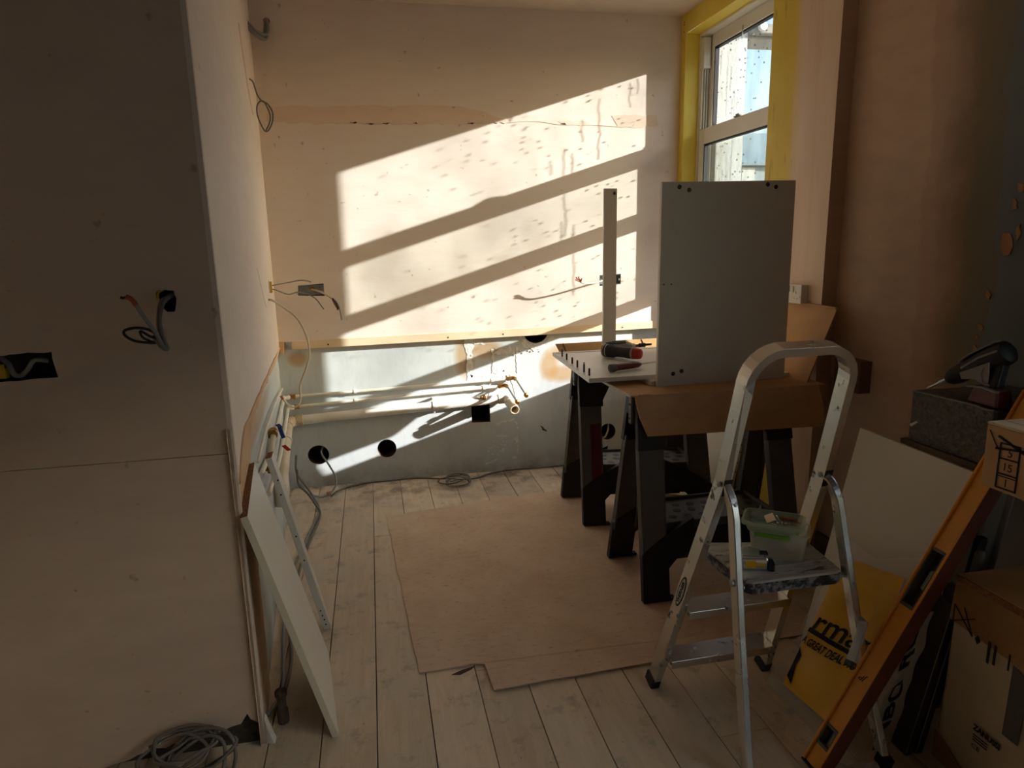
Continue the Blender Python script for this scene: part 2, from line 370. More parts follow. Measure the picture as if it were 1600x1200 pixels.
M_BAGY = pm('yellow_polythene', 'e8b414', 'dba60c', 5, .4, .25, 14, bdist=.01)
def clear_poly(name, tint, alpha):
    t = NT(name); t.col(hexc(tint)); t.rough(.28); t.b.inputs['Alpha'].default_value = alpha
    t.bump(t.noise(t.map(), 16, 5, .6, .8), .6, .01); return t.m
M_BAGC = clear_poly('clear_polythene', 'd8d2c6', .33)
M_BAGW = clear_poly('milky_polythene', 'cfc9bb', .72)
M_TUB = clear_poly('translucent_tub', 'd6dccf', .36)
M_TUBG = clear_poly('green_tinted_rim', 'b4c4aa', .6)
M_LIME = pm('lime_plastic', '6fae2c', '5f9c22', 8, .4, 0)
M_PLUG = pm('orange_wall_plug', 'd98a3a', 'c4762a', 20, .5, .1)
M_ZINC = pm('bright_zinc', 'd9d8d2', 'bdbcb6', 20, .25, .05, metal=1)
M_WHITEP = pm('white_plastic', 'e6e0d4', 'ddd6c8', 6, .4, .02)
M_SOCK = pm('socket_plate', 'e0dacd', 'd6cfc0', 6, .4, .02)
M_CHROME = pm('chrome', 'e2e2e0', 'd2d2d0', 10, .16, .02, metal=.75)
M_TAPEY = pm('tape_yellow', 'e8b81e', 'dca812', 10, .4, 0)
M_GREYP = pm('grey_plastic', '8b8983', '7c7a75', 10, .45, .03)
M_CARTW = pm('white_carton_face', 'c6b79c', 'b8a88c', 5, .7, .08)
M_TAPE = pm('brown_parcel_tape', 'a37a4a', '8f6a3e', 9, .3, .1)
M_FILM = clear_poly('stretch_film', 'b7aa93', .4)
M_DLAM = pm('dark_laminate', '2a1f19', '211813', 10, .4, .05)
M_RENDER = pm('white_render', 'cbccca', 'c1c2c0', 30, .9, .5, 70, bdist=.01)
M_FARH = pm('far_grey_house', '9aa7ad', '8f9ca3', 1, .9, 0)
M_HILL = pm('far_hill_haze', '8398a4', '7c919d', .02, .9, 0)  # blue-grey haze of distance put into the colour
M_GROUND = pm('outside_ground', '8f8a80', '7f7a70', 2, .95, .2)
M_PEEL = pm('peeled_plaster', 'b98f68', 'a2764f', 20, .9, .5)
def glass():
    t = NT('wet_window_glass'); t.t.nodes.remove(t.b); x, y, z = t.sep()
    wob = t.math('MULTIPLY', t.math('SUBTRACT', t.noise(t.map((1, 0, 1)), 16, 4), .5), .020)
    wet = None
    for k, (y0, z0, z1, w) in enumerate(((3.42, 1.62, 2.10, .0035), (3.44, 1.95, 2.06, .003), (3.50, 1.98, 2.30, .003), (3.572, 2.20, 2.33, .0035), (3.59, 2.26, 2.34, .003), (3.458, 1.26, 1.66, .0032), (3.43, 1.50, 1.70, .0025), (3.39, 1.98, 2.06, .003), (3.46, 2.10, 2.22, .003))):
        a = t.math('ABSOLUTE', t.math('SUBTRACT', t.math('ADD', y, wob), y0)); m = t.ramp(a, [(w*.3, 1.0), (w*.9, 0.0)]); m = t.math('MULTIPLY', m, t.math('LESS_THAN' if z0 < 1.6 else 'GREATER_THAN', x, 1.9))
        lo = t.math('GREATER_THAN', z, z0); hi = t.math('LESS_THAN', z, z1); m = t.math('MULTIPLY', t.math('MULTIPLY', m, lo), hi)
        wet = m if wet is None else t.math('MAXIMUM', wet, m)
    vo = t.n('TexVoronoi'); vo.inputs['Scale'].default_value = 44; t.l(t.map((0, 1, 1)), vo.inputs['Vector'])
    dots = t.ramp(vo.outputs['Distance'], [(.16, 1.0), (.27, 0.0)])
    sp = t.n('SeparateColor'); t.l(vo.outputs['Color'], sp.inputs[0])
    dens = t.n('MapRange'); t.l(y, dens.inputs[0]); dens.inputs[1].default_value = 3.15; dens.inputs[2].default_value = 3.62; dens.inputs[3].default_value = .02; dens.inputs[4].default_value = .62
    dots = t.math('MULTIPLY', dots, t.math('LESS_THAN', sp.outputs[0], dens.outputs[0])); dots = t.math('MULTIPLY', dots, t.math('MAXIMUM', t.math('GREATER_THAN', x, 1.9), t.math('LESS_THAN', z, 1.5)))
    wet = t.math('MAXIMUM', t.math('MULTIPLY', wet, .8), dots)
    smear = t.math('MULTIPLY', t.ramp(t.noise(t.map((1, 1, .35)), 7, 5, .6), [(.45, 0.0), (.75, 1.0)]), .25)
    wet = t.math('MAXIMUM', wet, smear)
    tr = t.n('BsdfTransparent'); t.l(t.mix(wet, hexc('f5f7f5'), hexc('a4aaa8')), tr.inputs[0])
    gl = t.n('BsdfGlossy'); gl.inputs['Roughness'].default_value = .03
    lw = t.n('LayerWeight'); lw.inputs[0].default_value = .12
    mx = t.n('MixShader'); t.l(t.math('MULTIPLY', lw.outputs['Fresnel'], .4), mx.inputs[0]); t.l(tr.outputs[0], mx.inputs[1]); t.l(gl.outputs[0], mx.inputs[2])
    df = t.n('BsdfDiffuse'); df.inputs[0].default_value = (.9, .92, .93, 1)
    m2 = t.n('MixShader'); t.l(t.math('ADD', .015, t.math('MULTIPLY', wet, .16)), m2.inputs[0]); t.l(mx.outputs[0], m2.inputs[1]); t.l(df.outputs[0], m2.inputs[2])
    t.l(m2.outputs[0], t.out.inputs[0]); return t.m
M_GLASS = glass()

# ================================================================== SETTING
def struct(name, bm, mat, parent=None, **k):
    return obj(name, bm, mat, parent, kind=None if parent else 'structure', **k)
BY, GY, CZ, WX, RX = 3.75, 3.79, 2.541, 1.765, 1.832     # plaster back wall, recessed lower wall, ceiling, window wall, main right wall
# floor: dark void under individually laid boards
bm = nb(); box(bm, -2.7, 2.05, -2.6, 3.9, -.14, -.10); floor = struct('floor', bm, M_DARKHOLE)
gaps = [-2.62+.157*i for i in range(13)]+[-.665, -.51, -.355, -.212, -.061, .093, .250, .40, .548, .706, .857, 1.01, 1.165, 1.32, 1.475, 1.63, 1.79, 1.95]
gaps = sorted(g for g in gaps)
rj = random.Random(3); joints = {13: 2.45, 17: 3.02, 19: 1.905, 20: .62, 21: 3.35, 23: 1.46, 24: 2.9}
for i, (a, b) in enumerate(zip(gaps, gaps[1:])):
    cuts = [-2.55, joints.get(i, rj.uniform(-.6, .9)), 3.83]
    for c, d in zip(cuts, cuts[1:]):
        bm = nb(); dz = rj.uniform(-.0022, .0)
        v = box(bm, a+.0016, b-.0016, c+.0008, d-.0008, -.024, dz)
        for q in v:
            if q.co.z > -.01: q.co.z += (q.co.x-a)*rj.uniform(-.004, .004)
        obj('floorboard', bm, M_BOARD, floor)

# back wall: plasterboard above, old painted wall recessed below, with real openings
bm = nb()
s1 = [(-.384, 1.088), (-.250, 1.082), (-.250, 1.148), (-.382, 1.140)]; s2 = [(1.298, 1.084), (1.428, 1.091), (1.428, 1.150), (1.298, 1.146)]
h1 = circle(-.424, 2.428, .011, 10)
panel(bm, (0, BY, 0), (1, 0, 0), (0, 0, 1), (0, 1, 0), [(-.56, .842), (1.80, .866), (1.80, CZ), (-.56, CZ)], [s1, s2, h1], .036, .03, back=1)
wall_back = struct('wall_back', bm, [M_PL, M_DARKHOLE], recalc=False)
top = rough_line([(-.46, 2.035), (.2, 2.05), (.42, 2.058), (.60, 2.035), (.72, 2.0)], .04, .007); bot = rough_line([(.80, 1.975), (.5, 1.962), (0, 1.958), (-.2, 1.955), (-.465, 1.962)], .02, .006)
bm = nb(); t = geometry.tessellate_polygon([[V((x, z, 0)) for x, z in top+bot]]); vv = [bm.verts.new((x, BY-.0035, z)) for x, z in top+bot]
for f in t: bm.faces.new([vv[i] for i in f])
n = len(vv); bk = [bm.verts.new((x, BY+.001, z)) for x, z in top+bot]
for i in range(n): bm.faces.new((vv[i], vv[(i+1) % n], bk[(i+1) % n], bk[i]))
obj('filler_band', bm, M_PATCH, wall_back)
def flake(pts, parent, mat, y=None, th=.0018, name='plaster_scar', f=None):
    bm = nb(); P = [f(a, b) for a, b in pts] if f else [V((a, y, b)) for a, b in pts]
    q = [V((a, b, 0)) for a, b in pts]; off = th if isinstance(th, V) else V((0, -th, 0))
    fr = [bm.verts.new(p+off) for p in P]; bk = [bm.verts.new(p-off*.2) for p in P]
    for t in geometry.tessellate_polygon([q]): bm.faces.new([fr[i] for i in t])
    for i in range(len(P)): j = (i+1) % len(P); bm.faces.new((fr[i], fr[j], bk[j], bk[i]))
    return obj(name, bm, mat, parent)
flake(rough_line([(1.05, 1.985), (1.2, 1.99), (1.24, 1.968), (1.1, 1.965), (1.05, 1.985)][:-1], .02, .005), wall_back, M_PATCH, BY, .0012, name='filler_patch')
flake(rough_line([(1.36, 2.02), (1.63, 2.025), (1.64, 1.97), (1.5, 1.955), (1.40, 1.962)], .02, .006), wall_back, M_PATCH, BY, .0012, name='filler_patch')
bm = nb(); cr = [(.80, 1.977), (.9, 1.980), (.98, 1.976), (1.05, 1.972), (1.12, 1.970), (1.2, 1.968), (1.3, 1.97), (1.4, 1.964), (1.5, 1.968)]
tube(bm, [(x, BY-.0005, z+random.uniform(-.004, .004)) for x, z in cr], .0022, 5, 3); obj('raised_crack', bm, M_PATCH, wall_back)
for x, z in ((-.06, 1.962), (.02, 1.958), (.1, 1.961), (.26, 1.965), (.55, 1.968), (1.07, 1.973)):
    flake(rough_line([(x, z), (x+random.uniform(.02, .05), z+.004), (x+.03, z-.005)], .008, .002), wall_back, M_DARKHOLE, BY-.003, .0015, 'chip')
bm = nb()
holes = [circle(-.352, .187, .058, 28, .056), circle(.030, .193, .054, 28, .054), [(.529, .31), (.639, .306), (.638, .414), (.529, .421)], circle(1.37, .19, .051, 28, .051), [(.852, .828)]+[(.923+math.cos(a)*.072, .828+math.sin(a)*.066) for a in [math.pi*(1+i/12) for i in range(1, 12)]]+[(.994, .828)]]
panel(bm, (0, GY, 0), (1, 0, 0), (0, 0, 1), (0, 1, 0), [(-.60, -.03), (1.85, -.03), (1.85, .92), (-.60, .92)], holes, .16)
wall_low = struct('wall_back_lower', bm, [M_GREY, M_DARKHOLE], recalc=False); wall_low.name = 'wall_lower'; LOC['wall_lower'] = V((0, 0, 0))
bm = nb(); prism(bm, [(-.441, BY-.004, .8), (1.80, BY-.004, .824), (1.80, BY-.004, .868), (-.441, BY-.004, .845)], (0, .022, 0)); batten = struct('trim_1', bm, M_TIMB, bev=.002)
for x in (-.25, .404, .72, 1.44):
    bm = nb(); lathe(bm, (x, BY-.0055, .822+.0107*x), (0, 1, 0), [(.0045, 0), (.0045, .004)], 8); obj('screw_head', bm, M_DARKHOLE, batten)
bm = nb(); prism(bm, [(-.505, BY-.002, .79), (-.485, BY-.002, .775), (-.478, BY-.002, .845), (-.505, BY-.002, .845)], (0, .03, 0)); obj('broken_plaster_lip', bm, M_EDGE, wall_back)
# white torn plaster scars on the lower wall
for pts in ([(.50, .84), (.545, .84), (.55, .80), (.56, .77), (.545, .74), (.545, .60), (.535, .54), (.512, .55), (.508, .66), (.515, .72), (.50, .76)],
            [(.545, .775), (.60, .77), (.64, .765), (.60, .785), (.56, .80)], [(.655, .74), (.672, .74), (.675, .66), (.70, .61), (.685, .585), (.655, .60), (.662, .66)],
            [(.53, .60), (.60, .585), (.66, .60), (.72, .565), (.75, .54), (.70, .53), (.62, .55), (.54, .56)], [(.76, .585), (.805, .59), (.815, .48), (.81, .41), (.80, .40), (.79, .47), (.775, .53)],
            [(.80, .76), (.812, .74), (.812, .60), (.806, .58), (.80, .66)], [(.82, .82), (.848, .81), (.875, .755), (.93, .735), (.985, .765), (1.01, .80), (1.03, .80), (1.01, .765), (.955, .725), (.90, .725), (.85, .745)],
            [(.665, .715), (.70, .74), (.74, .73), (.775, .745), (.80, .70), (.77, .715), (.72, .70)], [(.63, .50), (.66, .51), (.665, .40), (.65, .39)],
            [(.665, .285), (.70, .30), (.77, .31), (.785, .318), (.775, .30), (.70, .287)], [(.775, .31), (.80, .29), (.802, .27), (.785, .295)], [(.67, .215), (.72, .205), (.75, .212), (.72, .214)], [(.775, .19), (.80, .205), (.805, .17), (.79, .175)], [(.80, .16), (.806, .15), (.802, .09), (.796, .12)],
            [(.60, .055), (.63, .06), (.66, .075), (.68, .07), (.64, .05), (.61, .043)], [(.62, .15), (.64, .135), (.652, .15), (.636, .146)], [(.70, .13), (.715, .11), (.72, .14), (.708, .136)], [(.765, .075), (.79, .08), (.80, .07), (.78, .066)]):
    flake(rough_line(pts+[pts[0]], .012, .0045)[:-1], wall_low, M_CHIP, GY)
for i in range(70):
    cx, cz = random.choice(((.74, .72), (.62, .72), (.90, .74), (.70, .57), (.72, .18), (.65, .1))); x, z = cx+random.gauss(0, .05), cz+random.gauss(0, .035); s = random.uniform(.002, .009)
    if z > .82 or (.82 < x < 1.02 and z > .745) or (.52 < x < .65 and .29 < z < .43): continue
    if i > 45: flake([(x+math.cos(a)*s*random.uniform(.5, 1), z+math.sin(a)*s*random.uniform(.5, 1)) for a in (0, 1.2, 2.5, 3.6, 5)], wall_low, M_CHIP, GY, .003, 'plaster_crumb')
    else: flake([(x+math.cos(a)*s*random.uniform(.5, 1), z+math.sin(a)*s*random.uniform(.5, 1)) for a in (0, 1.2, 2.5, 3.6, 5)], wall_low, M_CHIP, GY, .004, 'plaster_crumb')
flake(rough_line([(.94, .265), (.955, .23), (.97, .225), (.985, .22), (.96, .25)], .01, .003), wall_low, M_DARKHOLE, GY, .001, 'chip')

# left return wall (splayed) : plasterboard over the older grey wall
LO = V((-.36, 1.72, 0)); LD = V((-.145, 2.03, 0)).normalized(); LN = V((-LD.y, LD.x, 0))       # LN away from the room
LL = 2.09
def LWP(u, z, off=0): return LO+LD*u+V((0, 0, z))-LN*off
bm = nb()
lb = [(0, .0), (.004, .2), (.006, .70), (.012, .745), (.10, .80), (.22, .837), (.55, .833), (.94, .829), (1.4, .82), (LL-.02, .805)]
sl1 = [(1.405, 1.085), (1.410, 1.085), (1.16, 1.258), (1.155, 1.255)]
panel(bm, LO, LD, (0, 0, 1), LN, [(0, CZ)]+rough_line(lb, .05, .004)+[(LL-.02, CZ)], [[(1.69, 1.13), (1.72, 1.125), (1.722, 1.18), (1.692, 1.19)], [(1.135, 1.262), (1.142, 1.262), (1.42, 1.082), (1.412, 1.08)]], .03, .012)
wall_left = struct('wall_left', bm, [M_PL, M_DARKHOLE], recalc=False)
bm = nb(); panel(bm, LO+LN*.014, LD, (0, 0, 1), LN, [(-.01, -.03), (LL, -.03), (LL, .9), (-.01, .9)]); struct('wall_left_lower', bm, [M_GREY, M_DARKHOLE], recalc=False).name = 'trim_2'
flake(rough_line([(1.36, 2.22), (1.40, 2.15), (1.55, 2.0), (1.68, 1.93), (1.66, 1.97), (1.5, 2.12), (1.42, 2.23)], .04, .006), wall_left, M_PATCH, f=lambda u, z: LWP(u, z, .0), th=-LN*.0025, name='filler_patch')
bm = nb(); under = [(0, .0), (0, .9), (LL-.02, .84)]+rough_line([(LL-.02, .775), (1.4, .79), (.94, .795), (.60, .79), (.42, .77), (.33, .70), (.29, .55), (.27, .30), (.25, .0)], .04, .008)
panel(bm, LO+LN*.006, LD, (0, 0, 1), LN, under, (), .05, .01); obj('bare_backing_coat', bm, [M_EDGE, M_EDGE], wall_left, recalc=False)
bm = nb(); tube(bm, [LWP(u, z+.006, .001) for u, z in rough_line(lb[3:], .09, .004)], .004, 6, 2); obj('ragged_plaster_lip', bm, M_EDGE, wall_left, smooth='all')

# chimney-breast face towards the camera: two sheets with a joint, broken off at the foot
NY = 1.72; nib = bpy.data.objects.new('wall_front', None); link(nib, None, V((0, 0, 0))); nib['kind'] = 'structure'
ha = rough_line([(-.489, 1.243), (-.475, 1.246), (-.456, 1.243), (-.452, 1.225), (-.455, 1.21), (-.460, 1.194), (-.476, 1.194), (-.488, 1.21), (-.489, 1.243)], .008, .002)[:-1]
hb = rough_line([(-.98, 1.108), (-.85, 1.108), (-.80, 1.111), (-.733, 1.112), (-.732, 1.08), (-.728, 1.052), (-.80, 1.049), (-.98, 1.046), (-.98, 1.108)], .015, .002)[:-1]
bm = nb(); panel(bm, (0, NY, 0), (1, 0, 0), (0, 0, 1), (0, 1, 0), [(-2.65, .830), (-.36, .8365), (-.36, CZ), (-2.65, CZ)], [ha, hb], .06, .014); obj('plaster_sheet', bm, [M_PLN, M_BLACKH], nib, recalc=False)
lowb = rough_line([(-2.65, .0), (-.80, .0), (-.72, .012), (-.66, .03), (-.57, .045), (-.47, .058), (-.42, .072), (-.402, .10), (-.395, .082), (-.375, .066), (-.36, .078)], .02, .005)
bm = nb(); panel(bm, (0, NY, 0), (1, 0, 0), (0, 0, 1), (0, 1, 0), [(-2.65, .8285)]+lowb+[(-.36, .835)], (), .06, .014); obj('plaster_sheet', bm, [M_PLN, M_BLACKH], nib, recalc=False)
bm = nb(); box(bm, -2.65, -.368, NY+.016, NY+.04, -.02, 1.0); obj('exposed_masonry', bm, pm('exposed_block', '5d5a50', '3c3a34', 60, .95, .9, bdist=.01), nib)
bm = nb(); prism(bm, [(-.36, NY-.004, .08), (-.345, NY-.01, .03), (-.335, NY-.012, 0), (-.362, NY-.004, 0)], (0, .03, 0)); obj('plaster_lump', bm, M_CHIP, nib, bev=.004)
for x, z in ((-.80, 1.255), (-.585, 1.42), (-.66, .32), (-.56, .19), (-.635, .18), (-.42, .95), (-.43, .13), (-.50, .12)):
    bm = nb(); lathe(bm, (x, NY-.001, z), (0, 1, 0), [(.003, 0), (.0035, .002)], 8); obj('nail_head', bm, M_EDGE, nib)

# window wall with opening, return and right wall
bm = nb(); wy0, wy1, wz0, wz1 = 2.852, 3.692, .705, 2.438
panel(bm, (WX, 0, 0), (0, 1, 0), (0, 0, 1), (1, 0, 0), [(2.395, -.03), (3.80, -.03), (3.80, CZ), (2.395, CZ)], [])
bm.free(); bm = nb()
L = [[V((2.395, -.03, 0)), V((3.80, -.03, 0)), V((3.80, CZ, 0)), V((2.395, CZ, 0))], [V((wy0, wz0, 0)), V((wy1, wz0, 0)), V((wy1, wz1, 0)), V((wy0, wz1, 0))]]
fl_ = [p for l in L for p in l]; vv = [bm.verts.new((WX, p.x, p.y)) for p in fl_]
for t in geometry.tessellate_polygon(L): bm.faces.new([vv[i] for i in t])
# outer leaf with a slightly larger opening
vo = [bm.verts.new((2.05, y, z)) for y, z in ((2.2, -.3), (4.0, -.3), (4.0, 2.9), (2.2, 2.9), (2.79, .62), (3.74, .62), (3.74, 2.56), (2.79, 2.56))]
for a, b, c, d in ((0, 1, 5, 4), (1, 2, 6, 5), (2, 3, 7, 6), (3, 0, 4, 7)): bm.faces.new((vo[a], vo[b], vo[c], vo[d])).material_index = 1
vi = [bm.verts.new((1.95, y, z)) for y, z in ((2.79, .62), (3.74, .62), (3.74, 2.56), (2.79, 2.56))]; vj = [bm.verts.new((1.95, y, z)) for y, z in ((wy0, wz0), (wy1, wz0), (wy1, wz1), (wy0, wz1))]
for i in range(4):
    j = (i+1) % 4; bm.faces.new((vo[4+i], vo[4+j], vi[j], vi[i])).material_index = 1; bm.faces.new((vi[i], vi[j], vj[j], vj[i])).material_index = 1
wall_window = struct('wall_right', bm, [M_WW, M_RENDER])
bm = nb()
for a in ([(WX+.0005, wy0, wz0), (1.96, wy0, wz0), (1.96, wy0, wz1), (WX+.0005, wy0, wz1)], [(WX+.0005, wy1, wz0), (1.96, wy1, wz0), (1.96, wy1, wz1), (WX+.0005, wy1, wz1)], [(WX+.0005, wy0, wz1), (WX+.0005, wy1, wz1), (1.96, wy1, wz1), (1.96, wy0, wz1)]):
    bm.faces.new([bm.verts.new(p) for p in a])
obj('reveal_lining', bm, M_YEL, wall_window)
bm = nb(); box(bm, WX-.012, 1.85, wy0-.01, wy1+.004, wz0-.028, wz0); struct('trim_3', bm, M_TIMB, bev=.003)
for y, z in ((3.716, 2.50), (3.716, 2.488), (3.716, 2.452)):
    bm = nb(); lathe(bm, (WX-.001, y, z), (1, 0, 0), [(.004, 0), (.004, .002)], 8); obj('screw_head', bm, M_DARKHOLE, wall_window)
bm = nb(); box(bm, WX+.0008, RX+.1, 2.3955, 2.43, -.03, CZ); struct('wall_return', bm, M_RW).name = 'trim_4'
# main right wall, with an unseen window added behind the camera for its light
bm = nb(); oy0, oy1, oz0, oz1 = -2.3, .95, .40, 2.15
L = [[V((-2.6, -.03, 0)), V((2.40, -.03, 0)), V((2.40, CZ, 0)), V((-2.6, CZ, 0))], [V((oy0, oz0, 0)), V((oy1, oz0, 0)), V((oy1, oz1, 0)), V((oy0, oz1, 0))]]
vv = [bm.verts.new((RX, p.x, p.y)) for l in L for p in l]
for t in geometry.tessellate_polygon(L): bm.faces.new([vv[i] for i in t])
q = vv[4:]; qb = [bm.verts.new((RX+.2, v.co.y, v.co.z)) for v in q]
for i in range(4): j = (i+1) % 4; bm.faces.new((q[i], q[j], qb[j], qb[i]))
wall_main = struct('wall_right_main', bm, M_RW); wall_main.name = 'wall_side'; LOC['wall_side'] = V((0, 0, 0))
w2 = bpy.data.objects.new('unseen_window', None); link(w2); w2['kind'] = 'structure'
bm = nb(); xx = RX+.12
for a in ((oy0, oy0+.06, oz0, oz1), (oy1-.06, oy1, oz0, oz1), (oy0+.06, oy1-.06, oz1-.06, oz1), (oy0+.06, oy1-.06, oz0, oz0+.06), (oy0+.06, oy1-.06, 1.52, 1.58)): box(bm, xx, xx+.05, *a)
obj('window_frame', bm, M_WP, w2, bev=.004)
bm = nb(); box(bm, xx+.02, xx+.024, oy0+.05, oy1-.05, oz0+.05, oz1-.05); obj('pane', bm, M_GLASS, w2)
# peeled patches on the right wall
for pts in ([(1.66, 1.33), (1.685, 1.34), (1.69, 1.30), (1.675, 1.27), (1.655, 1.275), (1.65, 1.30)], [(1.635, 1.36), (1.645, 1.35), (1.64, 1.31), (1.63, 1.33)], [(1.64, 1.47), (1.66, 1.475), (1.655, 1.45), (1.642, 1.45)], [(1.655, 1.425), (1.67, 1.435), (1.665, 1.40), (1.65, 1.405)],
            [(1.70, 1.155), (1.712, 1.17), (1.72, 1.15), (1.705, 1.14)], [(1.715, 1.06), (1.73, 1.065), (1.728, 1.045), (1.712, 1.045)], [(1.72, .985), (1.735, 1.0), (1.738, .97), (1.72, .965)], [(1.725, 1.02), (1.735, 1.03), (1.737, 1.01)]):
    flake(rough_line(pts+[pts[0]], .008, .003)[:-1], wall_main, M_PEEL, f=lambda y, z: V((RX, y, z)), th=V((-.004, 0, 0)), name='peeled_flake')
# rest of the room
bm = nb(); box(bm, -.6, 2.05, 1.72, 3.85, CZ, CZ+.05); box(bm, -2.7, 2.05, -2.6, 1.72, CZ, CZ+.05, 1); struct('ceiling', bm, [M_CEIL, pm('bounce_cut_ceiling', '5a4a3c', '4b3d31', 4, .8, .2)])  # unseen main-room part made dark to hold back bounce light
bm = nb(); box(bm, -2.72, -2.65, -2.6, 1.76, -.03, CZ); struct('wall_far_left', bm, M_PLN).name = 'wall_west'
bm = nb(); box(bm, -2.7, 2.0, -2.66, -2.6, -.03, CZ); struct('wall_behind', bm, pm('bounce_cut_wall', '7a6552', '6b5746', 3, .8, .2))  # unseen wall, its brown darkened to cut bounce light
# skirting left on the right wall
bm = nb(); box(bm, WX-.016, WX, 2.395, 2.80, 0, .09); box(bm, RX-.016, RX, 1.75, 2.394, 0, .09); struct('baseboard_right', bm, M_OLDT)

# ------------------------------------------------------------------ window_1 : sash window, lower sash pushed up
win = bpy.data.objects.new('window_1', None); link(win); win['kind'] = 'structure'
bm = nb(); fx0, fx1 = 1.846, 1.950
box(bm, fx0, fx1, wy0, 2.865, wz0, wz1); box(bm, fx0, fx1, 3.677, wy1, wz0, wz1); box(bm, fx0, fx1, 2.865, 3.677, 2.424, wz1); box(bm, fx0, fx1+.05, 2.865, 3.677, wz0, .722)
obj('window_frame', bm, M_WP, win, bev=.003)
def sash(x0, x1, z0, z1, tr, br, st=.054):
    y0, y1 = 2.867, 3.675; bm = nb()
    box(bm, x0, x1, y0, y0+st, z0, z1); box(bm, x0, x1, y1-st, y1, z0, z1); box(bm, x0, x1, y0+st, y1-st, z1-tr, z1); box(bm, x0, x1, y0+st, y1-st, z0, z0+br)
    f = obj('sash', bm, M_WP, win, bev=.004)
    bm = nb(); g0, g1, gz0, gz1 = y0+st, y1-st, z0+br, z1-tr; w = .007; xc = (x0+x1)/2
    for a in ((g0, g0+w, gz0, gz1), (g1-w, g1, gz0, gz1), (g0+w, g1-w, gz1-w, gz1), (g0+w, g1-w, gz0, gz0+w)): box(bm, xc-.012, xc+.012, *a)
    obj('gasket', bm, M_GASK, f)
    bm = nb(); box(bm, xc-.002, xc+.002, g0+.003, g1-.003, gz0+.003, gz1-.003); obj('pane', bm, M_GLASS, f)
    return f
low = sash(1.852, 1.890, 1.037, 1.937, .082, .06); up = sash(1.896, 1.934, 1.518, 2.424, .066, .08)
bm = nb(); box(bm, 1.848, 1.862, 3.24, 3.30, 1.937, 1.945); box(bm, 1.850, 1.858, 3.255, 3.285, 1.945, 1.953); obj('sash_catch', bm, M_GREYP, low, bev=.003)
bm = nb()
for x in (1.851, 1.866, 1.881): box(bm, x, x+.005, 3.655, 3.677, 1.94, 2.26)
obj('sash_track', bm, M_WP, win, bev=.001)
bm = nb(); box(bm, 1.849, 1.889, 3.640, 3.677, 2.262, 2.410); box(bm, 1.847, 1.89, 3.636, 3.678, 2.252, 2.268); obj('track_cover', bm, M_WP, win, bev=.003)
bm = nb(); tube(bm, [(1.885, 3.31, 2.375), (1.883, 3.308, 2.355), (1.885, 3.312, 2.335), (1.882, 3.309, 2.318)], .0035, 6, 3); obj('latch_pull', bm, M_STEEL, up)

# ------------------------------------------------------------------ outside
bm = nb(); box(bm, -60, 120, 4.05, 300, -.42, -.3); box(bm, 2.1, 120, -60, 4.05, -.42, -.3)
g = struct('outside_ground', bm, M_GROUND); g.name = 'ground'; g['kind'] = 'structure'
t = thing('rendered_house', 'white rendered house wall outside the window, next to the sky', 'house', (.5, 5, -.3))
bm = nb(); box(bm, -3, 2.89, 5.0, 9, -.3, 6.5); obj('wall', bm, M_RENDER, t)
bm = nb(); prism(bm, [(-3.2, 4.8, 6.4), (3.1, 4.8, 6.4), (3.1, 7, 7.6), (-3.2, 7, 7.6)], (0, 0, .12)); prism(bm, [(-3.2, 9.2, 6.4), (3.1, 9.2, 6.4), (3.1, 7, 7.6), (-3.2, 7, 7.6)], (0, 0, .12)); obj('roof', bm, M_FARH, t)
bm = nb(); box(bm, 2.89, 3.6, 5.02, 5.3, 2.82, 2.93); box(bm, 2.89, 3.6, 4.96, 5.02, 2.84, 2.90); obj('gutter', bm, M_GREYP, t, bev=.01)
bm = nb(); lathe(bm, (2.98, 4.93, 2.885), (0, 1, 0), [(.03, 0), (.035, .04), (.02, .06)], 12); obj('floodlight', bm, M_WP, t)
t = thing('distant_house', 'far grey house with a white gable strip seen low through the window', 'house', (24, 42, -.3))
bm = nb(); box(bm, 19, 34, 40, 48, -.3, 5.9); obj('wall', bm, M_FARH, t)
bm = nb(); prism(bm, [(18.6, 39.6, 5.8), (34.4, 39.6, 5.8), (34.4, 44, 8.2), (18.6, 44, 8.2)], (0, 0, .2)); prism(bm, [(18.6, 48.4, 5.8), (34.4, 48.4, 5.8), (34.4, 44, 8.2), (18.6, 44, 8.2)], (0, 0, .2)); obj('roof', bm, M_HILL, t)
bm = nb(); box(bm, 23.1, 24.0, 39.9, 40.1, .5, 5.7); obj('white_render_strip', bm, M_RENDER, t)
bm = nb()
for i in range(24):
    x = -40+i*12; h = 11+5*math.sin(i*.8)+3*math.sin(i*1.9+1); x2 = x+12; h2 = 11+5*math.sin((i+1)*.8)+3*math.sin((i+1)*1.9+1)
    hexa(bm, [(x, 130, -.3), (x2, 130, -.3), (x2, 170, h2), (x, 170, h)], [(x, 230, -.3), (x2, 230, -.3), (x2, 200, h2), (x, 200, h)])
h = struct('far_hillside', bm, M_HILL); h.name = 'hills'
# unseen block added to keep the low sun off the window behind the camera
t = thing('sun_block', 'unseen block added across the yard to keep the low sun out', 'house', (13, -10, -.3))
bm = nb(); box(bm, 12, 14, -20, -2.3, -.3, 6.0); obj('wall', bm, M_RENDER, t)
bm = nb(); box(bm, 11.9, 14.1, -20.1, -2.25, 6.0, 6.12); obj('roof', bm, M_FARH, t)

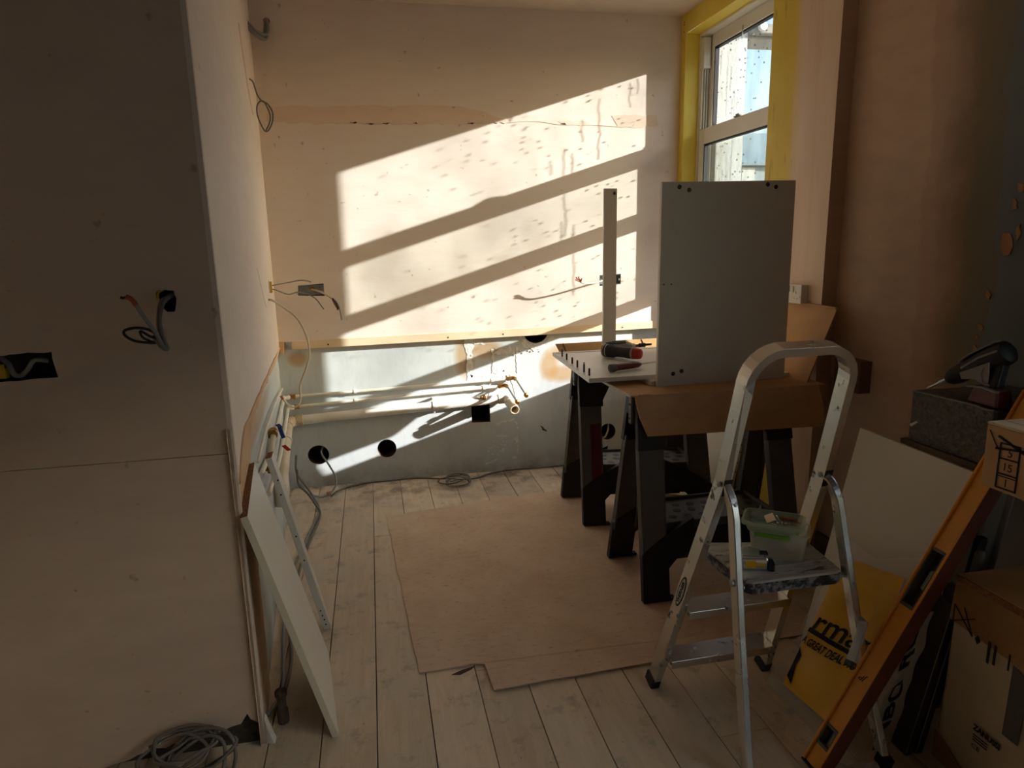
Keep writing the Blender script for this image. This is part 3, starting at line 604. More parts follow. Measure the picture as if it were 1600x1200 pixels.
# ================================================================== PIPES AND CABLES
PY = GY-.026
def clip(x, z, r, parent, name='pipe_clip'):
    bm = nb(); lathe(bm, (x-.008, PY, z), (1, 0, 0), [(r+.003, 0), (r+.003, .016)], 14); box(bm, x-.006, x+.006, PY, GY, z-.006, z+.006); return obj(name, bm, M_PIPE, parent, bev=.001)
lwp = lambda y, z, off: LWP((y-1.72)/LD.y, z, off)
def water_pipe(lab, zl, zr, xr, dropx, dropz, off, zL, group):
    p = thing('water_pipe', lab, 'pipe', (xr, PY, zr-.05), group)
    bm = nb(); tube(bm, [(-.49+off, PY, zl), (xr, PY, zr)], .0085, 12); obj('pipe_run', bm, M_PIPE, p, smooth=True)
    bm = nb(); c = lwp(3.70, zl, off); tube(bm, [lwp(2.25, zL, off), lwp(2.9, zL-.06, off), c], .0085, 12, 4); obj('pipe_run', bm, M_PIPE, p, smooth=True)
    bm = nb(); tube(bm, [c, lwp(3.74, zl, off), (-.492+off, PY-.02, zl), (-.475+off, PY, zl)], .0125, 12, 3); obj('elbow', bm, M_PIPE, p, smooth=True)
    bm = nb(); lathe(bm, (-.478+off, PY, zl), (1, 0, 0), [(.013, 0), (.0145, .003), (.0145, .012), (.011, .014), (.011, .02), (.0145, .022), (.0145, .032), (.012, .034)], 10); obj('compression_joint', bm, M_BRASS, p)
    for x in (-.126,): clip(x, zl+(zr-zl)*((x+.49)/(xr+.49)), .0085, p)
    clip(xr-.11, zr-(zr-zl)*.1, .0085, p)
    # brass elbow and the tail dropping forward to the right
    bm = nb(); tube(bm, [(xr-.012, PY, zr), (xr+.014, PY, zr+.002), (xr+.026, PY-.012, zr-.002)], .012, 10, 4); lathe(bm, (xr-.024, PY, zr-.001), (1, 0, .05), [(.0135, 0), (.0135, .012)], 6); obj('brass_elbow', bm, M_BRASS, p, smooth=True)
    a = V((xr+.028, PY-.016, zr-.003)); b = V((dropx, PY-.18, dropz)); bm = nb(); tube(bm, [a, b], .0055, 10); obj('copper_tail', bm, M_STEEL, p, smooth=True)
    d = (b-a).normalized(); bm = nb(); lathe(bm, b-d*.012, d, [(.008, 0), (.0125, .003), (.0125, .014), (.010, .016), (.010, .022)], 8); obj('end_cap', bm, M_BRASS, p)
    return p
w1 = water_pipe('upper thin white water pipe on the back wall, stop valve on its left end', .538, .565, .762, .812, .500, 0, .60, None)
w2p = water_pipe('lower thin white water pipe on the back wall, just above the fat waste pipe', .480,   .524, .712, .760, .464, .018, .53, None)
v = lwp(2.72, .578, .002); d = V((.05, -1, -.07)).normalized()
bm = nb(); tube(bm, [lwp(2.5, .552, .008), lwp(2.8, .582, .004)], .0125, 12); obj('painted_sleeve', bm, M_WASTE, w1, smooth=True)
bm = nb(); lathe(bm, lwp(2.84, .592, .004), d, [(.013, 0), (.02, .003), (.02, .016), (.014, .018), (.014, .026), (.021, .028), (.021, .044), (.015, .048)], 10); obj('valve_nut', bm, M_BRASS, w1)
bm = nb(); lathe(bm, lwp(2.52, .553, .008), d, [(.014, 0), (.022, .004), (.024, .018), (.022, .03), (.014, .034)], 12); lathe(bm, lwp(2.50, .540, .004), V((1, -.3, -.2)), [(.016, 0), (.019, .004), (.019, .02), (.012, .022)], 8); obj('brass_end_nut', bm, M_BRASS, w1)
c = lwp(2.83, .59, .03); bm = nb(); obox(bm, c+V((.010, -.03, .004)), (.28, -.35, -.75), (1, .3, .2), (0, 1, -.3), .05, .016, .008); obox(bm, c+V((-.002, 0, .026)), (.3, -.35, -.2), (1, .3, .2), (0, 1, -.3), .026, .018, .01); h = obj('valve_handle', bm, M_BLUE, w1, bev=.002)
bm = nb(); obox(bm, c+V((.030, -.075, -.05)), (.6, -.35, -.5), (1, .3, .2), (0, 1, -.3), .034, .016, .008); obj('valve_handle', bm, M_REDB, w1, bev=.002, label='red lever end')
wp = thing('waste_pipe', 'fat white waste pipe with an open end running along the back wall', 'pipe', (.2, PY, .3))
R = .026; cl = lwp(3.71, .398, .012)
bm = nb(); tube(bm, [(-.455, GY-.03, .404), (.70, GY-.032, .449)], R, 16); obj('pipe_run', bm, M_PIPE, wp, smooth=True)
bm = nb(); pts = [cl+V((.002, -.05, -.002)), cl+V((.004, .012, .002)), cl+V((.022, .042, .004)), V((-.445, GY-.031, .404))]; tube(bm, pts, R+.004, 16, 5); obj('bend', bm, M_WASTE, wp, smooth=True)
bm = nb(); lathe(bm, (-.452, GY-.031, .404), (1, 0, .04), [(R+.004, 0), (R+.006, .004), (R+.006, .036), (R, .038)], 16); obj('collar', bm, M_WASTE, wp, smooth=True)
bm = nb(); tube(bm, [cl+V((.002, -.04, -.002)), lwp(3.1, .372, .014), lwp(2.86, .352, .014)], R, 16); obj('pipe_run', bm, M_WASTE, wp, smooth=True)
bm = nb(); tube(bm, [lwp(2.862, .352, .014), lwp(2.80, .345, .016), lwp(2.775, .318, .018), lwp(2.77, .29, .018)], R+.003, 16, 3); obj('bend', bm, M_WASTE, wp, smooth=True)
bm = nb(); lathe(bm, lwp(3.42, .386, .013), V((.07, -1, -.04)), [(R+.004, 0), (R+.004, .014)], 16); obj('pipe_clip', bm, M_PIPE, wp)
clp = (.30, GY-.032, .433); bm = nb(); lathe(bm, clp, (1, 0, .04), [(R+.0035, 0), (R+.0035, .018)], 18); box(bm, .30, .318, GY-.036, GY, .466, .478); box(bm, .303, .315, GY-.036, GY, .392, .402); obj('pipe_clip', bm, M_PIPE, wp, bev=.001)
bm = nb(); lathe(bm, (-.08, GY-.032, .4186), (1, 0, .04), [(R+.0025, 0), (R+.0025, .006)], 16); obj('pipe_joint', bm, M_PIPE, wp)
bm = nb(); tube(bm, [(.685, GY-.032, .4485), (.722, GY-.036, .450), (.738, GY-.058, .445), (.7405, GY-.10, .438)], R+.003, 16, 4); obj('bend', bm, M_PIPE, wp, smooth=True)
a = V((.740, GY-.09, .44)); b = V((.745, GY-.215, .424)); d = (b-a).normalized(); bm = nb()
lathe(bm, a, d, [(R, 0), (R, (b-a).length), (R-.005, (b-a).length), (R-.005, .03)], 20); obj('open_end', bm, M_WASTE, wp, smooth=True)
bm = nb(); lathe(bm, (.575, GY-.055, .474), (1, 0, -.3), [(.007, 0), (.009, .006), (.006, .016), (.012, .02), (.012, .03), (.008, .034)], 10); lathe(bm, (.598, GY-.055, .474), (0, -.2, 1), [(.006, 0), (.006, .014)], 8); obj('brass_tap_stub', bm, M_BRASS, wp)

def cable(lab, pts, r, mat, k=6, cat_='cable', name='cable', group=None, ends=None, n=7):
    P = [V(p) for p in pts]; base = min(P, key=lambda p: p.z).copy()
    t = thing(name, lab, cat_, base, group)
    bm = nb(); tube(bm, P, r, n, k); obj('sheath', bm, mat, t, smooth='all')
    return t
def part_tube(name, parent, pts, r, mat, k=5, n=6, label=None):
    bm = nb(); tube(bm, pts, r, n, k); return obj(name, bm, mat, parent, smooth='all', label=label)
# metal back boxes let into the plasterboard
def back_box(lab, x0, x1, z0, z1):
    t = thing('back_box', lab, 'socket box', ((x0+x1)/2, BY+.03, z0)); bm = nb()
    for f in ([(x0, 0, z0), (x1, 0, z0), (x1, .034, z0), (x0, .034, z0)], [(x0, 0, z1), (x1, 0, z1), (x1, .034, z1), (x0, .034, z1)], [(x0, 0, z0), (x0, 0, z1), (x0, .034, z1), (x0, .034, z0)], [(x1, 0, z0), (x1, 0, z1), (x1, .034, z1), (x1, .034, z0)], [(x0, .034, z0), (x1, .034, z0), (x1, .034, z1), (x0, .034, z1)]):
        prism(bm, [V((a, BY-.001+b, c)) for a, b, c in f], (0, .0008, 0) if f[0][1] == .034 else ((0, 0, .0008) if f[0][2] == f[2][2] else (.0008, 0, 0)))
    obj('box_shell', bm, M_STEEL, t)
    for x in (x0+.006, x1-.006):
        bm = nb(); box(bm, x-.005, x+.005, BY+.001, BY+.003, (z0+z1)/2-.006, (z0+z1)/2+.006); obj('fixing_lug', bm, M_STEEL, t)
    bm = nb(); lathe(bm, ((x0+x1)/2+.005, BY+.032, (z0+z1)/2+.006), (0, -1, 0), [(.014, 0), (.014, .008), (.009, .009)], 10); obj('grommet', bm, M_BRASS, t)
    return t
back_box('metal back box in the wall at the left, cut wires hanging out', -.381, -.253, 1.090, 1.140)
back_box('metal back box in the wall partly behind the narrow white rail', 1.300, 1.426, 1.093, 1.144)
# left socket wires
t = cable('cut cable with bared brown and black cores drooping from the left back box', [(-.315, BY+.02, 1.118), (-.27, BY-.03, 1.108), (-.235, BY-.05, 1.09), (-.205, BY-.055, 1.07)], .0055, M_CABLEW)
part_tube('core', t, [(-.21, BY-.055, 1.075), (-.185, BY-.06, 1.05), (-.172, BY-.06, 1.01), (-.166, BY-.058, .955)], .004, M_CABLE)
part_tube('core', t, [(-.21, BY-.052, 1.073), (-.196, BY-.055, 1.04), (-.185, BY-.058, 1.018), (-.183, BY-.058, 1.008)], .0042, M_OBR, label='brown core')
part_tube('core', t, [(-.207, BY-.057, 1.074), (-.19, BY-.062, 1.045), (-.178, BY-.064, 1.015)], .0036, M_BLACKH, label='black core')
q = lwp(3.50, 1.15, 0)
t = cable('thin dark wire curving up and right from the slot in the left wall', [q+V((-.02, 0, 0)), q+V((.02, -.01, .01)), (-.41, 3.62, 1.165), (-.36, 3.66, 1.172), (-.325, 3.69, 1.166), (-.31, 3.70, 1.16)], .0032, M_CABLED)
t = cable('thin dark wire drooping down and right from the slot in the left wall', [q+V((-.02, 0, -.005)), q+V((.02, -.01, -.012)), (-.42, 3.62, 1.105), (-.37, 3.66, 1.112), (-.30, 3.69, 1.08), (-.255, 3.70, 1.015)], .0032, M_CABLED)
bm = nb(); obox(bm, lwp(3.47, 1.152, .004), LD, (0, 0, 1), LN, .02, .055, .012); t2 = obj('wall_clip', bm, M_YG, None, loc=lwp(3.47, 1.12, 0), bev=.002); tag(t2, 'small yellow and green clip in the slot of the left wall', 'clip')
q = lwp(3.30, 1.098, 0)
t = cable('long cream cable looping from the left wall down in front of the pipes', [q+V((-.02, 0, 0)), q+V((.015, -.01, .004)), (-.42, 3.38, 1.06), (-.37, 3.45, 1.0), (-.338, 3.52, .90), (-.335, 3.56, .80), (-.365, 3.60, .71), (-.40, 3.62, .63), (-.405, 3.62, .55), (-.43, 3.61, .515), (-.465, 3.60, .53), (-.49, 3.59, .57)], .0055, M_CABLEW)
part_tube('bare_end', t, [(-.488, 3.59, .566), (-.497, 3.588, .583)], .0066, M_OBR)
# right socket lead with shadow on the plaster
t = cable('short white lead with a splayed brown end sticking out beside the narrow white rail', [(1.36, BY+.02, 1.12), (1.315, BY-.03, 1.118), (1.24, BY-.08, 1.108), (1.175, BY-.11, 1.108), (1.145, BY-.12, 1.118)], .005, M_CABLEW)
for dx, dz in ((-.022, .028), (.012, .020), (-.008, .030), (-.024, .014)): part_tube('core', t, [(1.147, BY-.12, 1.118), (1.14+dx*.6, BY-.125, 1.120+dz*.5), (1.138+dx, BY-.13, 1.118+dz)], .0042, M_OBR)
# high bunch of grey cables at the ceiling corner
t = thing('cable', 'bunch of dark grey cables hooked out of the back wall near the ceiling', 'cable', (-.43, BY-.1, 2.32))
for i, (dx, dz) in enumerate(((0, 0), (.010, .006), (-.006, -.010), (.004, -.016))):
    part_tube('sheath', t, [(-.424, BY+.03, 2.428), (-.424+dx*.3, BY-.02, 2.425), (-.425+dx, BY-.045, 2.38+dz), (-.435+dx, BY-.06, 2.345+dz), (-.465, BY-.09, 2.35+dz), (-.515, BY-.12, 2.40+dz), (-.55, BY-.16, 2.46+dz), (-.47+dx, BY-.9, 2.58)], .008, M_CABLE if i else M_CABLED, n=8)
bm = nb(); lathe(bm, (-.424, BY-.001, 2.428), (0, -1, 0), [(.016, 0), (.014, .003)], 12); obj('raw_plaster_ring', bm, M_OBR, t)
t = cable('thin dark cable looped in an oval hanging from the left wall', [lwp(3.38, 2.085, -.01), lwp(3.40, 2.075, .012), (-.462, 3.42, 2.05), (-.455, 3.43, 2.02), (-.44, 3.44, 2.0), (-.415, 3.44, 1.985), (-.398, 3.44, 1.95), (-.402, 3.44, 1.91), (-.42, 3.44, 1.875), (-.437, 3.44, 1.868), (-.452, 3.44, 1.895), (-.465, 3.44, 1.94), (-.462, 3.44, 1.98), (-.442, 3.44, 2.0), (-.425, 3.44, 1.985), (-.41, 3.445, 1.94), (-.418, 3.445, 1.90), (-.435, 3.445, 1.872)], .0035, M_CABLED)
# nib face: wires from the ragged hole and inside the cut-out
t = thing('cable', 'bundle of grey cut cables hanging out of the ragged hole in the left wall', 'cable', (-.47, 1.66, 1.11))
for i, pts in enumerate(([(-.468, 1.76, 1.235), (-.474, 1.70, 1.222), (-.478, 1.66, 1.18), (-.467, 1.64, 1.135), (-.462, 1.635, 1.118), (-.468, 1.63, 1.122), (-.483, 1.63, 1.160), (-.500, 1.625, 1.195), (-.512, 1.622, 1.222)],
                         [(-.47, 1.76, 1.23), (-.478, 1.70, 1.215), (-.482, 1.67, 1.17), (-.474, 1.65, 1.13), (-.466, 1.64, 1.116), (-.476, 1.635, 1.125), (-.488, 1.635, 1.15)],
                         [(-.472, 1.76, 1.232), (-.482, 1.70, 1.218), (-.486, 1.68, 1.18), (-.48, 1.655, 1.14), (-.470, 1.645, 1.122)])):
    part_tube('sheath', t, pts, .0048, M_CABLE if i != 2 else M_CABLEW, n=8)
part_tube('core', t, [(-.51, 1.622, 1.219), (-.518, 1.62, 1.233), (-.528, 1.618, 1.239)], .0056, M_OBR, label='orange tape wrap')
part_tube('core', t, [(-.526, 1.618, 1.238), (-.533, 1.617, 1.236), (-.538, 1.616, 1.238)], .003, M_BLACKH)
part_tube('cable_loop', t, [(-.474, 1.64, 1.136), (-.488, 1.63, 1.160), (-.512, 1.615, 1.170), (-.536, 1.61, 1.166), (-.537, 1.61, 1.155), (-.522, 1.615, 1.142), (-.50, 1.62, 1.136), (-.485, 1.63, 1.133)], .0032, M_BLACKH)
part_tube('cable_loop', t, [(-.474, 1.64, 1.140), (-.49, 1.625, 1.148), (-.508, 1.62, 1.162), (-.505, 1.62, 1.148), (-.49, 1.63, 1.136), (-.478, 1.64, 1.128)], .003, M_BLACKH)
part_tube('core', t, [(-.486, 1.74, 1.244), (-.486, 1.70, 1.24), (-.484, 1.69, 1.225)], .0035, M_YG)
t = cable('grey cable curled inside the oblong cut-out at the left edge', [(-.86, NY+.04, 1.10), (-.835, NY+.02, 1.085), (-.825, NY+.015, 1.062), (-.81, NY+.015, 1.058), (-.795, NY+.02, 1.075), (-.78, NY+.02, 1.092), (-.755, NY+.03, 1.088)], .006, M_CABLE)
bm = nb(); box(bm, -.856, -.836, NY+.004, NY+.02, 1.054, 1.078); box(bm, -.852, -.838, NY-.002, NY+.01, 1.076, 1.088); t = obj('wire_connector', bm, M_YG, None, loc=(-.845, NY+.01, 1.055), bev=.002); tag(t, 'yellow wire connector inside the oblong cut-out at the left edge', 'connector')
# coil at the foot of the front wall
rc = random.Random(5)
t = thing('cable_coil', 'tangled coil of grey cable on the floor below the dark front wall', 'cable', (-.53, 1.68, .0))
for k in range(5):
    a0 = rc.uniform(0, 6); c = V((-.54+rc.uniform(-.05, .05), 1.665+rc.uniform(-.015, .015), .045+.008*k)); pts = []
    for i in range(9):
        a = a0+i*2*math.pi/9*1.15; pts.append(c+V((math.cos(a)*(.085+rc.uniform(-.02, .02)), math.sin(a)*(.035), .026*math.sin(a)+rc.uniform(-.008, .008))))
    part_tube('cable_turn', t, pts, .0045, M_CABLED)
part_tube('cable_turn', t, [(-.62, 1.665, .006), (-.60, 1.68, .035), (-.55, 1.69, .085), (-.49, 1.685, .10), (-.44, 1.67, .085), (-.425, 1.65, .04), (-.43, 1.63, .006)], .0048, M_CABLED)
part_tube('cable_turn', t, [(-.60, 1.65, .006), (-.57, 1.665, .05), (-.50, 1.675, .085), (-.455, 1.66, .07), (-.45, 1.63, .03), (-.46, 1.60, .006)], .0048, M_CABLED)
bm = nb(); box(bm, -.475, -.455, 1.605, 1.62, .003, .014); obj('pink_tag', bm, pm('pink_tape', 'b06a60', '9c5a52', 10, .6, 0), t)
# cables on the floor by the back wall and behind the boards
t = thing('cable_coil', 'grey cable coiled on the boards against the back wall', 'cable', (.40, 3.62, 0))
for k in range(5):
    pts = []; cx, cy, rx, ry = .40+rc.uniform(-.018, .018), 3.612+rc.uniform(-.02, .02), rc.uniform(.05, .088), rc.uniform(.045, .075)
    for i in range(10):
        a = i*2*math.pi/9.3+k*1.3; pts.append((cx+math.cos(a)*rx, cy+math.sin(a)*ry, .010+.008*k+.022*max(0, math.sin(a+k*.9))))
    part_tube('cable_turn', t, pts, .0042, M_CABLE if k % 2 else M_CABLED)
part_tube('cable_turn', t, [(.46, 3.66, .012), (.53, 3.68, .006), (.62, 3.735, .006), (.72, 3.765, .006), (.85, 3.765, .006), (1.0, 3.76, .006), (1.2, 3.765, .006), (1.5, 3.76, .006)], .0048, M_CABLED)
part_tube('cable_turn', t, [(.36, 3.66, .03), (.33, 3.70, .012), (.2, 3.765, .006), (.05, 3.768, .006), (-.1, 3.76, .006), (-.2, 3.72, .006), (-.26, 3.66, .006), (-.285, 3.60, .006)], .0048, M_CABLED)
t = thing('cable', 'grey cable coming out of the left round hole and down to the floor', 'cable', (-.28, 3.6, 0))
part_tube('sheath', t, [(-.33, GY+.08, .215), (-.335, GY-.01, .20), (-.30, GY-.035, .14), (-.266, GY-.06, .075), (-.262, GY-.09, .035), (-.285, GY-.13, .010), (-.31, GY-.17, .006), (-.345, GY-.2, .010), (-.40, GY-.2, .03)], .0055, M_CABLE)
bm = nb(); obox(bm, (-.30, GY-.16, .012), (1, .5, 0), (0, 0, 1), (-.5, 1, 0), .02, .018, .016); obj('tape_wrap', bm, pm('pink_beige_tape', 'a87f6a', '966f5c', 10, .6, 0), t, bev=.002)
t = cable('white flex trailing inside the round hole beneath the worktop', [(1.33, GY+.05, .15), (1.35, GY+.0, .155), (1.375, GY+.01, .195), (1.39, GY+.04, .245)], .006, M_CABLEW)
t = thing('cable', 'pair of grey cables running down the left wall and along the floor behind the boards', 'cable', (-.36, 3.3, 0))
part_tube('sheath', t, [lwp(3.30, .34, .06), (-.43, 3.40, .22), (-.40, 3.48, .12), (-.365, 3.50, .04), (-.34, 3.44, .008), (-.34, 3.30, .006), (-.375, 3.0, .006), (-.40, 2.7, .006), (-.385, 2.35, .01), (-.36, 2.1, .008), (-.345, 1.95, .008), (-.36, 1.85, .012), (-.37, 1.80, .03)], .0058, M_CABLE)
part_tube('sheath', t, [lwp(3.25, .28, .06), (-.42, 3.36, .17), (-.39, 3.44, .09), (-.352, 3.44, .02), (-.328, 3.36, .007), (-.335, 3.20, .006), (-.365, 2.9, .006), (-.37, 2.6, .01), (-.36, 2.3, .01), (-.335, 2.1, .008), (-.335, 1.95, .008), (-.35, 1.86, .012), (-.365, 1.81, .02)], .0058, M_CABLED)
part_tube('sheath', t, [lwp(2.30, .42, .01), (-.38, 2.28, .38), (-.365, 2.2, .30), (-.33, 2.12, .24), (-.28, 2.10, .22)], .0048, M_CABLE)
bm = nb(); lathe(bm, (-.325, 1.80, .0), (0, 0, 1), [(.016, 0), (.016, .04), (.012, .045), (.012, .08), (.017, .085), (.017, .10), (.006, .105)], 10); t = obj('pipe_stub', bm, M_OLDT, None, loc=(-.325, 1.80, 0)); tag(t, 'short rusty pipe stub at the foot of the left wall behind the boards', 'pipe')
for u0, z0, u1, z1 in ((.45, .69, 1.9, .60), (.5, .66, 1.9, .56)):
    pass
part = cable('thin white cable clipped along the left wall just above the water pipes', [lwp(3.70, .60, .0), lwp(3.2, .645, 0), lwp(2.56, .672, 0), lwp(2.2, .66, 0)], .005, M_PIPE)

# ================================================================== FLOOR SHEET
sh = rough_line([(.003, 3.24), (.073, 1.929), (.248, 1.931), (.283, 1.923), (.29, 1.788), (.813, 1.806), (1.46, 1.835), (1.50, 3.42), (.968, 3.37), (.322, 3.295), (.003, 3.24)], .06, .0025)[:-1]
bm = nb(); tt = geometry.tessellate_polygon([[V((x, y, 0)) for x, y in sh]])
def sz(x, y): return .004+.004*max(0, 1-abs(y-1.80)/.12)*(x > .28)+.006*max(0, 1-math.hypot(x-.24, y-1.93)/.1)
va = [bm.verts.new((x, y, sz(x, y))) for x, y in sh]; vb = [bm.verts.new((x, y, sz(x, y)-.0032)) for x, y in sh]
for t in tt: bm.faces.new([va[i] for i in t]); bm.faces.new([vb[i] for i in t][::-1])
for i in range(len(sh)): j = (i+1) % len(sh); bm.faces.new((va[i], va[j], vb[j], vb[i]))
o = obj('hardboard_sheet', bm, M_HARD, None, loc=(.6, 2.5, 0)); tag(o, 'dusty brown hardboard sheet with a notched near corner on the floorboards', 'board')
bm = nb(); prism(bm, [(.172, 1.898, .001), (.20, 1.893, .001), (.238, 1.912, .001), (.25, 1.925, .001), (.21, 1.915, .001)], (0, 0, .0015)); obj('splintered_edge', bm, M_DARKHOLE, floor)

# ================================================================== WHITE PANELS LEANING ON THE LEFT WALL
t = thing('melamine_board', 'large white cabinet panel leaning on the left wall, raw chipboard top edge', 'panel', (-.19, 1.9, 0))
b0, b1 = V((-.166, 1.702, .0)), V((-.216, 2.112, .0)); t0, t1 = V((-.343, 1.700, .674)), V((-.372, 2.02, .715))
th = V((-.0175, -.001, -.004))
bm = nb(); hexa(bm, [b0, b1, t1, t0], [b0+th*1.0+V((0, 0, .004)), b1+th+V((0, 0, .004)), t1+th, t0+th]); obj('melamine_face', bm, M_MEL, t)
bm = nb(); e = V((.0005, 0, .0012)); dz = V((0, 0, .0006)); up_ = (t0-b0).normalized()*.0012
hexa(bm, [t0+up_*.1, t1+up_*.1, t1+th+up_*.1, t0+th+up_*.1], [t0+up_, t1+up_, t1+th+up_, t0+th+up_]); obj('raw_edge', bm, M_CHIPB, t, label='raw brown chipboard edge')
ny = V((0, -.0012, 0)); bm = nb(); hexa(bm, [b0, t0, t0+th, b0+th+V((0, 0, .004))], [b0+ny, t0+ny, t0+th+ny, b0+th+ny+V((0, 0, .004))]); obj('edge_strip', bm, M_MELE, t)
t = thing('melamine_rail', 'narrow white rail with dowel holes leaning behind the large white panel', 'panel', (-.23, 2.27, 0))
B = V((-.242, 2.262, 0)); T = V((-.381, 2.262, .650)); w = V((.030, .006, .004)); dp = V((-.004, .30, .02))
bm = nb(); hexa(bm, [B, B+V((.026, .003, 0)), T+w*.62, T], [B+V((-.004, .045, 0)), B+V((.024, .046, 0)), T+w*.62+V((0, .05, .005)), T+V((0, .05, .005))]); obj('rail_body', bm, M_MEL, t, bev=.0008)
bm = nb(); u_ = (T-B).normalized(); hexa(bm, [T+u_*.0003, T+w*.62+u_*.0003, T+w*.62+V((0, .05, .005))+u_*.0003, T+V((0, .05, .005))+u_*.0003], [p+u_*.0015 for p in (T, T+w*.62, T+w*.62+V((0, .05, .005)), T+V((0, .05, .005)))]); obj('raw_edge', bm, M_CHIPB, t, label='raw chipboard end')
for f, mu in ((.03, .5), (.06, .5), (.085, .45), (.115, .4), (.42, .5), (.56, .5), (.80, .4), (.88, .6)):
    p = B.lerp(T, f)+V((.026, .003, 0))*mu+V((0, -.0002, 0)); bm = nb(); lathe(bm, p, (0, 1, .05), [(.003, -.0006), (.003, .001)], 8); obj('dowel_hole', bm, M_BLACKH, t)

# ================================================================== SAWHORSES, CARDBOARD, CABINET IN PIECES
TZ = .772
def sawhorse(lab, yc, leg_mat, red, skew=0, rx=1.465):
    t = thing('sawhorse', lab, 'sawhorse', (1.26, yc, 0), 'folding plastic sawhorses under the cabinet parts')
    x0, x1 = .935, rx+.135
    bm = nb(); hexa(bm, [(x0, yc-.045, TZ-.085), (x1, yc-.045, TZ-.085), (x1, yc+.045, TZ-.085), (x0, yc+.045, TZ-.085)], [(x0, yc-.03, TZ-.003), (x1, yc-.03, TZ-.003), (x1, yc+.03, TZ-.003), (x0, yc+.03, TZ-.003)]); obj('beam', bm, M_BLK, t, bev=.004)
    for x in (x0-.008, x1-.004):
        bm = nb(); box(bm, x, x+.012, yc-.034, yc-.008, TZ-.115, TZ-.012); k = obj('hook_bracket', bm, M_BLKG, t, bev=.003)
        for z in (TZ-.04, TZ-.095):
            bm = nb(); lathe(bm, (x-.001 if x < 1.2 else x+.011, yc-.021, z), (1, 0, 0), [(.005, -.001), (.005, .003)], 8); obj('bolt_head', bm, M_BLACKH, k)
    for s in (-1, 1):
        for lx, lw in ((.945, .105), (rx, .105)):
            A = lambda f, g=0: yc+s*(.03+.155*f)+s*g           # f: 0 at top, 1 at the floor
            zt = TZ-.02; sx = 1 if lx < 1.2 else -1; xo = lx if sx > 0 else lx+lw
            splay = -.02*sx
            P = lambda dx, f, g: V((xo+sx*dx+splay*f, A(f)+s*g, .0085+(zt-.0085)*(1-f)))
            q = lambda d0, d1, f0, f1, g0, g1: ([P(d0, f0, g0), P(d1, f0, g0), P(d1, f1, g0), P(d0, f1, g0)], [P(d0, f0, g1), P(d1, f0, g1), P(d1, f1, g1), P(d0, f1, g1)])
            # moulded head block with a slanting gusset
            bm = nb(); hexa(bm, [P(-.004, .0, -.004), P(.17, .0, -.004), P(.17, .05, -.004), P(.108, .21, -.004), P(.108, .25, -.004), P(-.004, .25, -.004)], [P(-.004, .0, .024), P(.17, .0, .024), P(.17, .05, .024), P(.108, .21, .024), P(.108, .25, .024), P(-.004, .25, .024)]); obj('head_block', bm, M_BLK, t, bev=.003)
            bm = nb(); hexa(bm, *q(.0, .100, .22, .80, 0, .016)); hexa(bm, *q(0, .008, .22, .80, -.018, .018)); hexa(bm, *q(.092, .1, .22, .80, -.018, .018)); l = obj('leg', bm, leg_mat, t, bev=.002)
            if red and s < 0 and sx > 0:
                bm = nb(); hexa(bm, *q(.045, .098, .36, .78, .0165, .0175)); obj('red_stripe', bm, M_RED, l, label='dark red stripe')
            bm = nb(); hexa(bm, [P(-.003, .70+.06, -.006), P(.103, .67, -.006), P(.21, .60, -.006), P(.21, .70, -.006), P(.103, .84, -.006), P(.103, .985, -.006), P(.125, .987, -.006), P(.125, 1, -.006), P(-.003, 1, -.006)], [P(-.003, .76, .022), P(.103, .67, .022), P(.21, .60, .022), P(.21, .70, .022), P(.103, .84, .022), P(.103, .985, .022), P(.125, .987, .022), P(.125, 1, .022), P(-.003, 1, .022)]); obj('boot', bm, M_BLK, t, bev=.002)
    # folding tray between the legs
    z0 = .275; bm = nb(); box(bm, 1.035, 1.505, yc-.115, yc+.115, z0-.012, z0); 
    for a in ((1.035, 1.505, yc-.125, yc-.113, z0-.065, z0+.012), (1.035, 1.505, yc+.113, yc+.125, z0-.065, z0+.012), (1.03, 1.042, yc-.125, yc+.125, z0-.03, z0+.012), (1.498, 1.51, yc-.125, yc+.125, z0-.03, z0+.012)): box(bm, *a)
    tr = obj('tray', bm, M_BLKG, t, bev=.003)
    for i in range(7):
        for j in (-1, 0, 1):
            bm = nb(); lathe(bm, (1.08+i*.063+(j % 2)*.02, yc+j*.055, z0+.0002), (0, 0, 1), [(.016, 0), (.016, .001)], 10); obj('tray_recess', bm, M_BLACKH, tr)
    bm = nb(); box(bm, 1.05, 1.49, yc-.13, yc-.126, z0-.14, z0-.02); box(bm, 1.10, 1.44, yc-.02, yc+.02, z0-.06, z0-.012); obj('tray_brace', bm, M_BLK, t, bev=.003)
    bm = nb(); lathe(bm, (1.045, yc-.128, z0-.075), (0, -1, 0), [(.008, 0), (.008, .004), (.004, .006)], 10); obj('latch_stud', bm, M_ZINC, t)
    for c in t.children_recursive:       # the far one stands slightly askew
        for v in c.data.vertices: v.co.y -= skew*(v.co.x+LOC[t.name].x-.95)
    return t
sawhorse('black folding sawhorse at the back, dark red stripe on its near leg', 3.07, M_BLKG, True, .17, 1.42)
sawhorse('black folding sawhorse nearest the camera, plain grey near leg', 2.345, M_BLKG, False)

